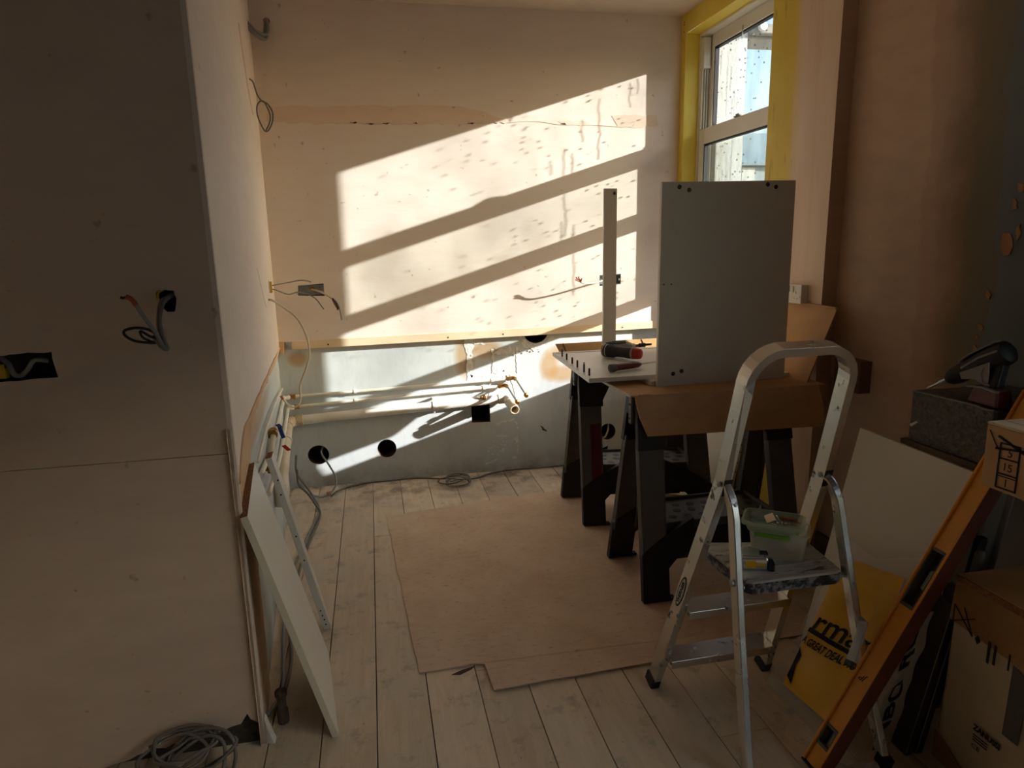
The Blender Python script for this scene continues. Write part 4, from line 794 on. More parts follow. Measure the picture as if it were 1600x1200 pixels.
ct = thing('cardboard_sheet', 'opened brown cardboard carton spread over the sawhorses under the panels', 'cardboard', (1.27, 2.7, TZ))
CT = TZ+.005
bm = nb(); prism(bm, [(.915, 2.27, TZ), (1.70, 2.245, TZ), (1.72, 3.13, TZ), (.90, 3.13, TZ)], (0, 0, .005)); obj('sheet_top', bm, M_CARD2, ct)
bm = nb(); hexa(bm, [(.922, 2.268, TZ+.004), (1.665, 2.243, TZ+.004), (1.672, 2.215, TZ-.075), (.934, 2.243, TZ-.075)], [(.922, 2.264, TZ+.005), (1.665, 2.239, TZ+.005), (1.672, 2.21, TZ-.075), (.934, 2.238, TZ-.075)]); obj('front_flap', bm, M_CARD2, ct)
bm = nb(); hexa(bm, [(.934, 2.243, TZ-.075), (1.672, 2.215, TZ-.075), (1.690, 2.235, TZ-.158), (.974, 2.262, TZ-.151)], [(.934, 2.238, TZ-.076), (1.672, 2.21, TZ-.076), (1.690, 2.230, TZ-.158), (.974, 2.257, TZ-.151)]); obj('front_flap', bm, M_CARD, ct)
bm = nb(); hexa(bm, [(.898, 3.13, CT), (1.72, 3.13, CT), (1.72, 3.20, CT+.07), (.878, 3.195, CT+.066)], [(.898, 3.134, CT-.002), (1.72, 3.134, CT-.002), (1.72, 3.204, CT+.068), (.878, 3.199, CT+.064)]); bf = obj('back_flap', bm, M_CORR, ct)
for x in (.925, 1.19, 1.25, 1.34):
    bm = nb(); hexa(bm, [(x, 3.127, CT+.002), (x+.003, 3.127, CT+.002), (x-.006, 3.1935, CT+.068), (x-.009, 3.1935, CT+.068)], [(x, 3.130, CT+.001), (x+.003, 3.130, CT+.001), (x-.006, 3.197, CT+.067), (x-.009, 3.197, CT+.067)]); obj('crease', bm, M_DARKHOLE, bf)
bm = nb(); hexa(bm, [(1.655, 2.30, CT), (1.665, 3.0, CT), (1.757, 3.0, CT+.30), (1.757, 2.29, CT+.285)], [(1.660, 2.30, CT-.003), (1.670, 3.0, CT-.003), (1.762, 3.0, CT+.30), (1.762, 2.29, CT+.285)]); obj('side_flap', bm, M_CARD, ct)
bm = nb(); strip(bm, [(1.757, 3.0, CT+.30), (1.757, 2.29, CT+.287)], (1, 0, 0), .008, .012); obj('folded_edge', bm, M_CARD, ct, bev=.002)
bm = nb(); prism(bm, [(.938, 2.266, CT+.0005), (.985, 2.262, CT+.0005), (.975, 2.278, CT+.0005), (.955, 2.270, CT+.0005)], (0, 0, .004)); obj('torn_tab', bm, M_CARD, ct)
bm = nb(); strip(bm, [(.910, 2.275, TZ+.003), (.904, 2.45, TZ+.003), (.902, 2.60, TZ+.003), (.900, 2.9, TZ+.003)], (0, 0, 1), .006, .010); obj('white_torn_edge', bm, M_CHIP, ct, bev=.002)

A0, A1 = CT+.0006, CT+.0186
t = thing('melamine_board', 'white cabinet panel lying flat on the cardboard, lowest of the stack', 'panel', (1.34, 2.75, A0))
bm = nb(); prism(bm, [(1.050, 2.416, A0), (1.655, 2.416, A0), (1.655, 3.10, A0), (1.035, 3.10, A0)], (0, 0, .018)); obj('board', bm, M_MEL, t, bev=.0008)
D0, D1 = A1+.0006, A1+.0186
t = thing('melamine_board', 'white cabinet panel lying flat with a row of brown dowels along its left edge', 'panel', (1.2, 2.78, D0))
bm = nb(); prism(bm, [(.808, 2.452, D0), (1.60, 2.452, D0), (1.63, 3.122, D0), (.842, 3.12, D0)], (0, 0, .018)); obj('board', bm, M_MEL, t, bev=.0008)
bm = nb(); prism(bm, [(.842, 3.075, D1-.0002), (1.62, 3.077, D1-.0002), (1.62, 3.083, D1-.0002), (.842, 3.081, D1-.0002)], (0, 0, .0006)); obj('back_groove', bm, M_DARKHOLE, t)
for i, (y, h, c) in enumerate(((2.985, .040, 0), (2.895, .030, 1), (2.79, .030, 1), (2.70, .032, 1), (2.59, .042, 0), (2.51, .032, 1))):
    x = .812+.034*(y-2.452)/.668+.013; bm = nb(); lathe(bm, (x, y, D1-.002), (0, 0, 1), [(.004, 0), (.004, h*.8), (.0025, h*.82), (.0025, h*.95), (.004, h)] if not c else [(.004, 0), (.004, h-.002), (.003, h)], 10); obj('dowel', bm, M_DOWEL if c else M_CAM, t, label=None if c else 'steel fixing pin')
for x, y in ((.90, 2.475), (.95, 2.51), (1.3, 2.53)):
    bm = nb(); lathe(bm, (x, y, D1-.0005), (0, 0, 1), [(.003, 0), (.003, .001)], 8); obj('pilot_hole', bm, M_BLACKH, t)
t = thing('melamine_board', 'tall white cabinet side standing upright on the cardboard in front of the window', 'panel', (1.344, 2.405, A0))
bx0, bx1, bz1 = 1.070, 1.619, A0+.772
bm = nb(); prism(bm, [(bx0, 2.397, A0), (bx1, 2.397, A0), (bx1-.001, 2.397, bz1+.002), (bx0, 2.397, bz1-.004)], (0, .018, 0)); obj('board', bm, M_MEL, t, bev=.0008)
bm = nb(); box(bm, bx0-.0012, bx0, 2.3975, 2.4145, A0+.001, bz1-.005); obj('edge_strip', bm, M_MELE, t, label='cream edging strip')
for x, z, r in ((1.138, 1.528, .0085), (1.177, 1.517, .0085), (1.499, 1.536, .0085), (1.534, 1.527, .0085), (1.134, .824, .0085), (1.169, .833, .0085), (1.53, .838, .0085), (1.495, .828, .0085), (1.085, 1.172, .003), (1.116, 1.172, .003)):
    bm = nb(); lathe(bm, (x, 2.3972, z), (0, -1, 0), [(r, -.001), (r, .0006)], 14); obj('cam_fitting', bm, M_CAM if (x in (1.177, 1.169)) else M_BLACKH, t)
t = thing('melamine_rail', 'narrow white rail standing upright at the back of the flat panels', 'panel', (1.119, 3.09, D1+.0006))
bm = nb(); prism(bm, [(1.087, 3.082, D1+.0006), (1.152, 3.082, D1+.0006), (1.150, 3.082, 1.578), (1.089, 3.082, 1.578)], (0, .018, 0)); obj('board', bm, M_MEL, t, bev=.0008)
bm = nb(); box(bm, 1.0868, 1.0888, 3.0812, 3.082, D1+.002, 1.576); obj('edge_strip', bm, M_MELE, t)
for z in (1.556, .852):
    bm = nb(); lathe(bm, (1.137, 3.0818, z), (0, -1, 0), [(.008, -.001), (.008, .0006), (.005, .0008)], 14); obj('cam_fitting', bm, M_CAM, t)
# panel leaning under the table on the window wall
t = thing('melamine_board', 'white panel with edge holes leaning on the wall under the sawhorses', 'panel', (1.66, 3.0, 0))
b0, b1, t0, t1 = V((1.625, 2.83, 0)), V((1.645, 3.45, 0)), V((1.715, 2.83, .45)), V((1.73, 3.45, .45)); n = V((.0176, 0, -.0035))
bm = nb(); hexa(bm, [b0, b1, t1, t0], [b0+n*1+V((0, 0, .0035)), b1+n+V((0, 0, .0035)), t1+n, t0+n]); obj('board', bm, M_MEL, t, bev=.0008)
for f in (.25, .5, .6, .72, .8, .93):
    p = b0.lerp(t0, f)+n*.5; bm = nb(); lathe(bm, p, (0, -1, 0), [(.0035, -.001), (.0035, .0006)], 8); obj('dowel_hole', bm, M_BLACKH, t)

# ------------------------------------------------------------------ drill lying on the flat panel, screwdriver
DZ = D1+.0006
t = thing('cordless_drill', 'cordless drill with a red end cap lying on the flat white panel', 'drill', (1.12, 2.86, DZ))
a = V((1.035, 2.90, DZ+.0325)); b = V((1.135, 2.76, DZ+.0325)); d = (b-a).normalized()
bm = nb(); lathe(bm, a, d, [(.020, -.012), (.028, -.008), (.030, .0), (.030, .045), (.025, .06), (.024, .10), (.026, .125), (.026, .145)], 16); obj('handle', bm, M_BLK, t, smooth=True)
bm = nb(); lathe(bm, a+d*.145, d, [(.027, 0), (.027, .010)], 16); obj('grey_collar', bm, M_GREYP, t, smooth=True)
bm = nb(); lathe(bm, a+d*.155, d, [(.025, 0), (.025, .018), (.022, .03), (.012, .036)], 16); obj('end_cap', bm, M_REDB, t, smooth=True, label='red end cap')
for f in (-.002, .012): bm = nb(); lathe(bm, a+d*f, d, [(.0306, 0), (.0306, .003)], 16); obj('trim_ring', bm, M_ALU, t, smooth=True)
h0 = V((1.045, 2.955, DZ+.031)); h1 = V((1.185, 2.975, DZ+.033)); hd = (h1-h0).normalized()
bm = nb(); lathe(bm, h0, hd, [(.014, 0), (.024, .008), (.027, .03), (.026, .08), (.024, .115), (.017, .14)], 14); obj('motor_housing', bm, M_GREYP, t, smooth=True)
bm = nb(); strip(bm, [h0+hd*.01+V((0, -.012, .024)), h0+hd*.06+V((0, -.012, .027)), h0+hd*.11+V((0, -.01, .025))], (0, -.4, 1), .02, .003); obj('dark_inlay', bm, M_BLK, t, bev=.001)
bm = nb(); prism(bm, [h0+V((.0, -.02, -.018)), a+V((.0, .0, -.018)), a+V((.045, .0, -.018)), h0+V((.06, -.02, -.018))], (0, 0, .03)); obj('body_bridge', bm, M_BLK, t, bev=.004)
bm = nb(); lathe(bm, h1, hd, [(.013, 0), (.013, .02), (.008, .024)], 10); obj('chuck', bm, M_ALU, t)
bm = nb(); lathe(bm, h1+hd*.024, hd, [(.006, 0), (.006, .022), (.010, .024), (.010, .055), (.006, .057), (.005, .09)], 8); obj('bit_holder', bm, M_BLK, t)
t = thing('screwdriver', 'red handled screwdriver lying beside the drill on the flat panel', 'screwdriver', (1.04, 2.58, DZ))
a = V((.930, 2.548, DZ+.0165)); b = V((1.085, 2.60, DZ+.0165)); d = (b-a).normalized(); L_ = (b-a).length
bm = nb(); lathe(bm, a+d*.024, d, [(.0155, 0), (.0145, .01), (.0145, L_*.55), (.012, L_*.75), (.005, L_-.024)], 10); obj('handle', bm, M_RED, t, smooth=True)
bm = nb(); lathe(bm, a, d, [(.012, -.003), (.0165, .0), (.0165, .024), (.014, .026)], 14); obj('butt_cap', bm, M_BLKG, t, smooth=True)
for s in (-1, 1):
    bm = nb(); u = d.cross(V((0, 0, 1))); tube(bm, [a+d*.028+u*s*.009+V((0, 0, .0115)), a+d*.10+u*s*.009+V((0, 0, .0112)), a+d*.13+u*s*.004+V((0, 0, .008))], .0012, 6); obj('grip_line', bm, M_GREYP, t)
bm = nb(); lathe(bm, b-d*.004, d, [(.0045, 0), (.0032, .006), (.0032, .09), (.0042, .095), (.001, .105)], 8); obj('blade', bm, M_ZINC, t, smooth=True)

# ================================================================== STEP LADDER
t = thing('step_ladder', 'worn aluminium step ladder with a hoop handle standing at the right', 'ladder', (.98, 1.5, 0))
def HP(x, z): return V((x, 1.713-.25*z-.0, z))
hp = [HP(.773, .008), HP(.876, .700), HP(.884, .985)]
for c, a0, a1 in (((.884+.085, .985), 180, 97), ((1.170-.085, .985), 83, 0)):
    for i in range(7):
        a = rad(a0+(a1-a0)*i/6); hp.append(HP(c[0]+.085*math.cos(a), c[1]+.085*math.sin(a)))
hp += [HP(1.173, .700), HP(1.146, .008)]
hp = [hp[0], hp[0].lerp(hp[1], .5)]+hp[1:-1]+[hp[-1].lerp(hp[-2], .5), hp[-1]]
hn = V((0, 1, .25)).normalized()
bm = nb(); strip(bm, hp, hn, .022, .046); obj('hoop_rail', bm, M_LAD, t, bev=.005, seg=3)
for p in (hp[0], hp[-1]):
    bm = nb(); obox(bm, p+V((0, 0, .010)), (1, 0, 0), hn, (.15, -.25, 1), .028, .052, .035); obj('rubber_foot', bm, M_BLK, t, bev=.004)
for z in (.115, .298):
    k = z/.70; xl = .773+.103*k+.012; xr = 1.146+.027*k-.012; y = 1.713-.25*z
    bm = nb(); box(bm, xl, xr, y-.038, y+.038, z-.004, z); box(bm, xl, xr, y-.040, y-.036, z-.024, z); box(bm, xl, xr, y+.036, y+.040, z-.024, z); obj('tread', bm, M_LAD, t, bev=.0015)
    for x in (xl-.026, xl+.002, xr+.004):
        bm = nb(); lathe(bm, (x, y-.026, z-.012), (-1, 0, 0) if x < xl else (1, 0, 0), [(.006, 0), (.006, .006), (.003, .008)], 10); obj('rivet', bm, M_STEEL, t)
fl_pts = [V((.878, 1.530, .706)), V((.879, 1.512, .690)), V((.881, 1.494, .664)), V((.882, 1.482, .630)), V((.880, 1.470, .585)), V((.866, 1.40, .34)), V((.843, 1.290, .008))]
fr_pts = [V((1.174, 1.530, .706)), V((1.180, 1.512, .690)), V((1.187, 1.494, .660)), V((1.191, 1.482, .620)), V((1.193, 1.470, .575)), V((1.200, 1.39, .32)), V((1.212, 1.265, .008))]
for P in (fl_pts, fr_pts):
    bm = nb(); strip(bm, cat(P[:5], 4)+P[5:], (0, 1, .45), .022, .030); obj('front_leg', bm, M_LAD, t, bev=.004, seg=2)
    bm = nb(); obox(bm, P[-1]+V((0, .001, .012)), (1, 0, 0), (0, 1, .3), (0, -.3, 1), .028, .036, .035); obj('rubber_foot', bm, M_BLK, t, bev=.004)
    bm = nb(); q = P[0]; obox(bm, q+V((0, -.006, -.006)), (1, 0, 0), (0, 1, .25), (0, -.25, 1), .024, .02, .05); obj('pivot_slot', bm, M_BLACKH, t)
for x in (.862, 1.162):
    bm = nb(); lathe(bm, HP(x, .705)+V((0, -.008, 0)), (-1, 0, 0), [(.008, -.001), (.008, .003), (.004, .005)], 12); obj('rivet', bm, M_STEEL, t)
for p in ((.872-.012, 1.437, .47), (1.20, 1.437, .47)):
    bm = nb(); lathe(bm, p, (-1 if p[0] < 1 else 1, 0, 0), [(.009, -.002), (.009, .004), (.005, .006)], 12); obj('rivet', bm, M_STEEL, t)
PZ = .472
pc = [(.885, 1.672), (.898, 1.436), (.912, 1.424), (1.155, 1.422), (1.172, 1.432), (1.190, 1.600)]
bm = nb(); prism(bm, [(x, y, PZ-.006) for x, y in pc], (0, 0, .007)); pl = obj('platform', bm, M_PBOARD, t, bev=.002, label='white paint crusted step board')
bm = nb(); prism(bm, [(x, y, PZ-.036) for x, y in pc], (0, 0, .030)); obj('platform_edge', bm, M_DEDGE, pl, bev=.004)
bm = nb(); tube(bm, [(.875, 1.445, PZ-.022), (1.20, 1.440, PZ-.022)], .007, 10); obj('hinge_bar', bm, M_ALU, t, smooth=True)
# oval maker's badge on the left rail
p0 = HP(.773, 0).lerp(HP(.876, .70), .50); ax = (HP(.876, .70)-HP(.773, 0)).normalized(); sd = hn; nx = ax.cross(sd); nx = nx if nx.x < 0 else -nx
bm = nb(); c = p0+nx*.0113
P = [c+ax*math.cos(a)*.052+sd*math.sin(a)*.017 for a in [i*math.pi/12 for i in range(24)]]; prism(bm, P, nx*.0008); bd = obj('badge', bm, pm('badge_blue_black', '20242c', '1a1d24', 10, .5, 0), t)
bm = nb(); P = [c+nx*.0009+ax*math.cos(a)*.044+sd*math.sin(a)*.0125 for a in [i*math.pi/12 for i in range(24)]]; prism(bm, P, nx*.0004); obj('badge_face', bm, pm('badge_pale', 'cfcfca', 'c2c2bd', 10, .5, 0), bd)
ty = sd if ax.cross(sd).dot(nx) > 0 else -sd; bd_txt = text_mesh('WERNER', .017, c+nx*.0018-ax*.037-ty*.006, ax, ty, bold=.0006, width=.074); obj('lettering', bd_txt, M_INK, bd)
# bent metal strip at the right front leg, black tipped
bm = nb(); strip(bm, cat([(1.194, 1.372, .345), (1.184, 1.352, .372), (1.166, 1.332, .352), (1.142, 1.322, .305), (1.130, 1.318, .282)], 3), (0, 1, .3), .006, .024); st = obj('bent_strip', bm, M_ALU, t, bev=.002)
bm = nb(); obox(bm, (1.127, 1.317, .276), (.5, .2, .9), (0, 1, -.3), (1, 0, -.8), .016, .03, .012); obj('strip_tip', bm, M_BLACKH, st, bev=.003)

# things on the platform
tb = PZ+.0016
t = thing('plastic_tub', 'translucent plastic tub of fixings standing on the ladder step', 'tub', (1.10, 1.60, tb), None)
cc = V((1.066, 1.556, tb)); ux = V((.80, -.60, 0)).normalized(); uy = V((.60, .80, 0)).normalized()
def tubpt(a, b, z): return cc+ux*a+uy*b+V((0, 0, z))
def ring(L_, W_, z, n=5, r=.02):
    out = []
    for sx, sy, a0 in ((1, 1, 0), (-1, 1, 90), (-1, -1, 180), (1, -1, 270)):
        for i in range(n): a = rad(a0+90*i/(n-1)); out.append(tubpt(sx*(L_/2-r)+r*math.cos(a), sy*(W_/2-r)+r*math.sin(a), z))
    return out
def shell(rings, mat, name, parent, cap=True, label=None):
    bm = nb(); R_ = [[bm.verts.new(p) for p in r] for r in rings]
    for A_, B_ in zip(R_, R_[1:]):
        n = len(A_)
        for i in range(n): bm.faces.new((A_[i], A_[(i+1) % n], B_[(i+1) % n], B_[i]))
    if cap: bm.faces.new(R_[0][::-1])
    return obj(name, bm, mat, parent, smooth=True, label=label)
shell([ring(.125, .080, .001), ring(.135, .088, .004), ring(.150, .100, .072), ring(.158, .108, .074), ring(.158, .108, .080), ring(.146, .096, .080), ring(.130, .084, .008), ring(.120, .074, .006)], M_TUB, 'tub_body', t)
cc_old = cc; cc = cc+V((-.016, .004, .084))
shell([ring(.130, .084, -.012), ring(.142, .094, .004), ring(.162, .112, .010), ring(.162, .112, .020), ring(.150, .100, .020), ring(.136, .088, .0), ring(.126, .078, -.008)], M_TUBG, 'inner_tray', t, label='green tinted inner tray')
bm = nb(); obox(bm, cc+uy*(-.050)+V((0, 0, -.014)), ux, uy, (0, 0, 1), .09, .003, .012); obj('lime_clip', bm, M_LIME, t, bev=.001, label='lime green clip')
def small(name, lab, catn, bm, mat, p, group=None, bev=.0006): o = obj(name, bm, mat, None, bev=bev, loc=p); return tag(o, lab, catn, group)
p = cc+ux*(-.01)+V((0, 0, .006)); bm = nb(); obox(bm, p+V((0, 0, .012)), (.8, -.2, .3), (.2, .9, .35), (-.2, -.3, .9), .026, .030, .003); small('hinge_plate', 'bright square hinge plate in the middle of the tray', 'hinge plate', bm, M_ZINC, p)
p = cc+ux*(-.045)+uy*.014+V((0, 0, .004)); bm = nb(); obox(bm, p+V((0, 0, .014)), ux, uy, (0, .2, 1), .03, .024, .004); obox(bm, p+V((.012, .004, .024)), ux, uy, (0, .2, 1), .004, .024, .022); small('corner_bracket', 'grey corner bracket at the left end of the tray', 'bracket', bm, M_STEEL, p)
p = cc+ux*.035+uy*(.024)+V((0, 0, .006)); bm = nb(); obox(bm, p+V((0, 0, .006)), ux, uy, (0, 0, 1), .05, .012, .008); small('wooden_dowel', 'small brown wooden strip at the right end of the tray', 'dowel', bm, M_CHIPB, p)
rs = random.Random(11)
for i in range(9):
    p = cc+ux*rs.uniform(.0, .045)+uy*rs.uniform(-.03, .025)+V((0, 0, .003+rs.uniform(0, .008))); d = V((rs.uniform(-1, 1), rs.uniform(-1, 1), rs.uniform(-.2, .3))).normalized()
    bm = nb(); lathe(bm, p, d, [(.0038, 0), (.0036, .002), (.0016, .004), (.0014, .022), (.0004, .027)], 7); small('wood_screw', 'small loose zinc screw in the fixings tray on the ladder', 'screw', bm, M_ZINC, p, 'screws in the tray', 0)
cc = cc_old
for i in range(7):
    p = cc+ux*(-.012+.011*i)+uy*(-.030)+V((0, 0, .010)); bm = nb(); lathe(bm, p, (0, 0, 1), [(.0045, 0), (.005, .004), (.0042, .006), (.005, .010), (.0042, .012), (.005, .016), (.0045, .028)], 8); small('wall_plug', 'orange wall plug standing inside the translucent tub', 'wall plug', bm, M_PLUG, p, 'orange wall plugs in the tub', 0)
t = thing('tape_measure', 'chrome tape measure with a yellow label on the ladder step', 'tape measure', (.955, 1.515, tb))
c = V((.955, 1.512, tb)); ux2 = V((.92, -.32, 0)).normalized(); uy2 = V((.32, .92, 0)).normalized()
prof = [c+ux2*(math.cos(a)*.040)+uy2*(math.sin(a)*.036) for a in [rad(200-20*i) for i in range(12)]]+[c+ux2*.040-uy2*.034, c-ux2*.036-uy2*.036]
bm = nb(); prism(bm, prof, (0, 0, .036)); obj('case', bm, M_CHROME, t, bev=.006, seg=3)
bm = nb(); P = [c+(p-c)*.72+V((0, 0, .036)) for p in prof]; prism(bm, P, (0, 0, .003)); obj('face_plate', bm, M_CHROME, t, bev=.001)
bm = nb(); obox(bm, c-uy2*.0362+V((0, 0, .018))-ux2*.006, ux2, uy2, (0, 0, 1), .024, .0016, .020); obj('label_panel', bm, M_TAPEY, t, label='yellow label')
bm = nb(); obox(bm, c-uy2*.0362+V((0, 0, .018))+ux2*.018, ux2, uy2, (0, 0, 1), .024, .0014, .008); obj('label_panel', bm, M_TAPEY, t)
bm = nb(); obox(bm, c+ux2*.046-uy2*.028+V((0, 0, .015)), ux2, uy2, (0, 0, 1), .014, .020, .026); obj('tape_mouth', bm, M_BLK, t, bev=.002)
bm = nb(); obox(bm, c+ux2*.056-uy2*.028+V((0, 0, .012)), ux2, uy2, (0, 0, 1), .002, .020, .02); obj('end_hook', bm, M_ALU, t)
bm = nb(); obox(bm, c+ux2*.030-uy2*.010+V((0, 0, .040)), ux2, uy2, (0, 0, 1), .022, .016, .007); obj('lock_button', bm, M_BLK, t, bev=.002)

# ================================================================== PILE ON THE RIGHT
# rough bench along the right wall
t = thing('timber_bench', 'rough grey timber bench along the right wall, mostly hidden by boards', 'bench', (1.66, 1.2, 0))
for i, (x0, x1, y1) in enumerate(((1.500, 1.605, 1.635), (1.612, 1.712, 1.60), (1.720, 1.815, 1.63))):
    bm = nb(); box(bm, x0, x1, .55, y1, .722, .752-.003*i); obj('plank', bm, M_OLDT, t, bev=.003)
for y in (.64, 1.55):
    bm = nb(); box(bm, 1.56, 1.81, y-.03, y+.03, .66, .7218); obj('bearer', bm, M_OLDT, t, bev=.003)
    for x in (1.59, 1.78):
        bm = nb(); box(bm, x-.025, x+.025, y-.025, y+.025, 0, .66); obj('leg', bm, M_OLDT, t, bev=.003)
# grey block wrapped in film on the bench
t = thing('wrapped_block', 'dark grey film-wrapped block on the timber bench, drill standing on it', 'block', (1.66, 1.3, .753))
bm = nb(); prism(bm, [(1.505, 1.612, .753), (1.810, 1.60, .753), (1.812, 1.352, .753), (1.508, 1.352, .753)], (0, 0, .148))
bmesh.ops.subdivide_edges(bm, edges=bm.edges[:], cuts=7, use_grid_fill=True)
for v in bm.verts:
    if .76 < v.co.z: v.co += V((noise.noise(v.co*9)*.003, noise.noise(v.co*9+V((5, 0, 0)))*.003, noise.noise(v.co*11)*.004))
obj('block_body', bm, M_BLOCK, t, bev=.003)
bm = nb(); tube(bm, [(1.505, 1.612, .899), (1.506, 1.42, .902), (1.505, 1.38, .899), (1.507, 1.353, .901)], .0022, 6, 4); obj('film_fold', bm, M_GREYP, t)
bm = nb(); prism(bm, [(1.503, 1.606, .80), (1.503, 1.585, .815), (1.5035, 1.578, .812), (1.5035, 1.60, .795)], (-.002, 0, 0)); obj('white_scuff', bm, M_CHIP, t)
# second drill, standing nose-down on the block
bz = .9025
t = thing('cordless_drill', 'black and grey cordless drill standing nose down on the film-wrapped block', 'drill', (1.55, 1.40, bz))
tip = V((1.540, 1.595, bz+.004)); rear = V((1.566, 1.390, bz+.138)); d = (tip-rear).normalized(); Lr = (tip-rear).length
up2 = (V((0, 0, 1))-d*d.z).normalized(); sd2 = d.cross(up2)
bm = nb(); lathe(bm, rear, d, [(.018, -.012), (.030, -.004), (.033, .01), (.033, .075), (.029, .10), (.025, .115)], 16); obj('motor_housing', bm, M_BLK, t, smooth=True)
bm = nb(); strip(bm, [rear+d*f+up2*(.0315-.006*(f > .1))-sd2*.012 for f in (.0, .04, .08, .112)], up2, .026, .004); obj('top_band', bm, M_GREYP, t, bev=.001)
bm = nb(); P = [rear+d*.03-up2*.012, rear+d*.115-up2*.004, rear+d*.118-up2*.022, rear+d*.085-up2*.036, rear+d*.062-up2*.072, rear+d*.05-up2*.05]
prism(bm, [p+sd2*.0335*(-1) for p in P], sd2*.004); obj('side_panel', bm, M_GREYP, t, bev=.001)
bm = nb(); prism(bm, [p+sd2*.0295 for p in P], sd2*.004); obj('side_panel', bm, M_GREYP, t, bev=.001)
bm = nb(); strip(bm, [rear+d*.0-sd2*.032+up2*.006, rear+d*.05-sd2*.034+up2*.01, rear+d*.11-sd2*.028+up2*.006], sd2, .005, .003); obj('pale_stripe', bm, M_GREYP, t)
bm = nb(); lathe(bm, rear+d*.115, d, [(.022, 0), (.025, .006), (.025, .03), (.021, .05), (.012, .064)], 14); obj('chuck', bm, M_BLK, t, smooth=True)
bm = nb(); lathe(bm, rear+d*.178, d, [(.006, 0), (.006, .03), (.004, .032), (.0035, Lr-.178)], 8); obj('drill_bit', bm, M_ALU, t)
hb_ = rear+d*.03-up2*.02; ht = V((1.545, 1.402, bz+.046))
bm = nb(); P0 = [hb_+d*.030+sd2*.016, hb_-d*.024+sd2*.016, hb_-d*.024-sd2*.016, hb_+d*.030-sd2*.016]; P1 = [ht+V((.014, .024, 0)), ht+V((.014, -.026, 0)), ht+V((-.016, -.026, 0)), ht+V((-.016, .024, 0))]
hexa(bm, P0, P1); obj('handle', bm, M_BLK, t, bev=.008, seg=3)
bm = nb(); prism(bm, [ht+V((-.0185, .012, .05)), ht+V((-.0185, .024, .035)), ht+V((-.0185, .014, .008)), ht+V((-.0185, -.010, .006)), ht+V((-.0185, -.010, .010)), ht+V((-.0185, .010, .012)), ht+V((-.0185, .018, .034))], (.003, 0, 0)); obj('pale_stripe', bm, M_GREYP, t)
bm = nb(); lathe(bm, hb_+d*.038-up2*.012, (d-up2*.3), [(.010, -.01), (.010, .006), (.006, .012)], 10); obj('trigger', bm, M_BLK, t)
bm = nb(); hexa(bm, [V((x, y, bz+.0005)) for x, y in ((1.518, 1.357), (1.572, 1.357), (1.572, 1.447), (1.518, 1.447))], [V((x, y, bz+.048)) for x, y in ((1.524, 1.364), (1.568, 1.364), (1.566, 1.434), (1.524, 1.434))]); bt = obj('battery', bm, M_RED, t, bev=.005, label='dark red battery pack')
bm = nb(); strip(bm, [(1.516, 1.357, bz+.043), (1.5165, 1.40, bz+.048), (1.517, 1.445, bz+.043)], (1, 0, 0), .003, .012); obj('trim_line', bm, M_GREYP, bt)
# white panel leaning on the bench
t = thing('melamine_board', 'big blank white panel leaning on the timber bench behind the yellow bag', 'panel', (1.40, 1.5, 0))
b0, b1, t0, t1 = V((1.332, 1.776, 0)), V((1.332, 1.18, 0)), V((1.4955, 1.776, .747)), V((1.4955, 1.18, .735)); n = V((.0176, 0, -.0038))
b0, b1 = V((1.322, 1.776, .004)), V((1.322, 1.352, .004)); t0, t1 = V((1.480, 1.776, .745)), V((1.480, 1.352, .738))
bm = nb(); hexa(bm, [b0, b1, t1, t0], [b0+n, b1+n, t1+n, t0+n]); obj('board', bm, M_MEL, t, bev=.0008)
bm = nb(); e = V((0, .0008, 0)); hexa(bm, [b0, t0, t0+n, b0+n], [b0+e, t0+e, t0+n+e, b0+n+e]); obj('edge_strip', bm, M_MELE, t)
# dark laminate boards on edge
for i, (dx, lab) in enumerate(((.008, 'dark brown board standing on edge beside the appliance carton, nearer the yellow bag'), (.0265, 'dark brown board standing on edge tight against the appliance carton'))):
    t = thing('dark_board', lab, 'board', (1.27+dx, 1.4, 0)); b = V((1.279+dx*1.7, 1.284, .001)); tp = V((1.372+dx*1.7, 1.284, .42+.03*i)); n = V((.020, 0, -.004)); e = V((0, .060, 0))
    bm = nb(); hexa(bm, [b, b+e, tp+e, tp], [b+n+V((0, 0, .004)), b+n+e+V((0, 0, .004)), tp+n+e, tp+n]); obj('board', bm, M_DLAM, t, bev=.001)
    bm = nb(); tube(bm, [b+V((-.0005, -.0005, .002)), tp+V((-.0005, -.0005, 0))], .0011, 5); obj('worn_edge', bm, M_GREYP, t)
# appliance carton, shrink wrapped
t = thing('appliance_carton', 'large worn appliance carton in stretch film on the floor at the right edge', 'carton', (1.6, 1.0, 0))
K = lambda x, y, z: V((x, y, z))
bm = nb(); hexa(bm, [K(1.372, 1.274, .001), K(1.83-.003, 1.262, .001), K(1.82, .72, .001), K(1.365, .735, .001)], [K(1.374, 1.268, .505), K(1.825, 1.262, .505), K(1.82, .72, .505), K(1.374, .735, .505)])
obj('carton_body', bm, M_CARTW, t, bev=.006)
bm = nb(); hexa(bm, [K(1.372, 1.272, .505), K(1.826, 1.265, .505), K(1.822, .72, .505), K(1.372, .735, .505)], [K(1.374, 1.270, .517), K(1.826, 1.265, .517), K(1.822, .72, .517), K(1.374, .735, .517)]); obj('lid', bm, M_CARD2, t, bev=.002)
bm = nb(); 
for z in (.4995, .5025): strip(bm, [(1.3705, 1.27, z+.012), (1.371, 1.0, z+.012), (1.3705, .74, z+.012)], (1, 0, 0), .002, .004)
strip(bm, [(1.3695, 1.272, .508), (1.3695, .735, .508)], (1, 0, 0), .016, .003); obj('frayed_edge', bm, M_CHIPB, t)
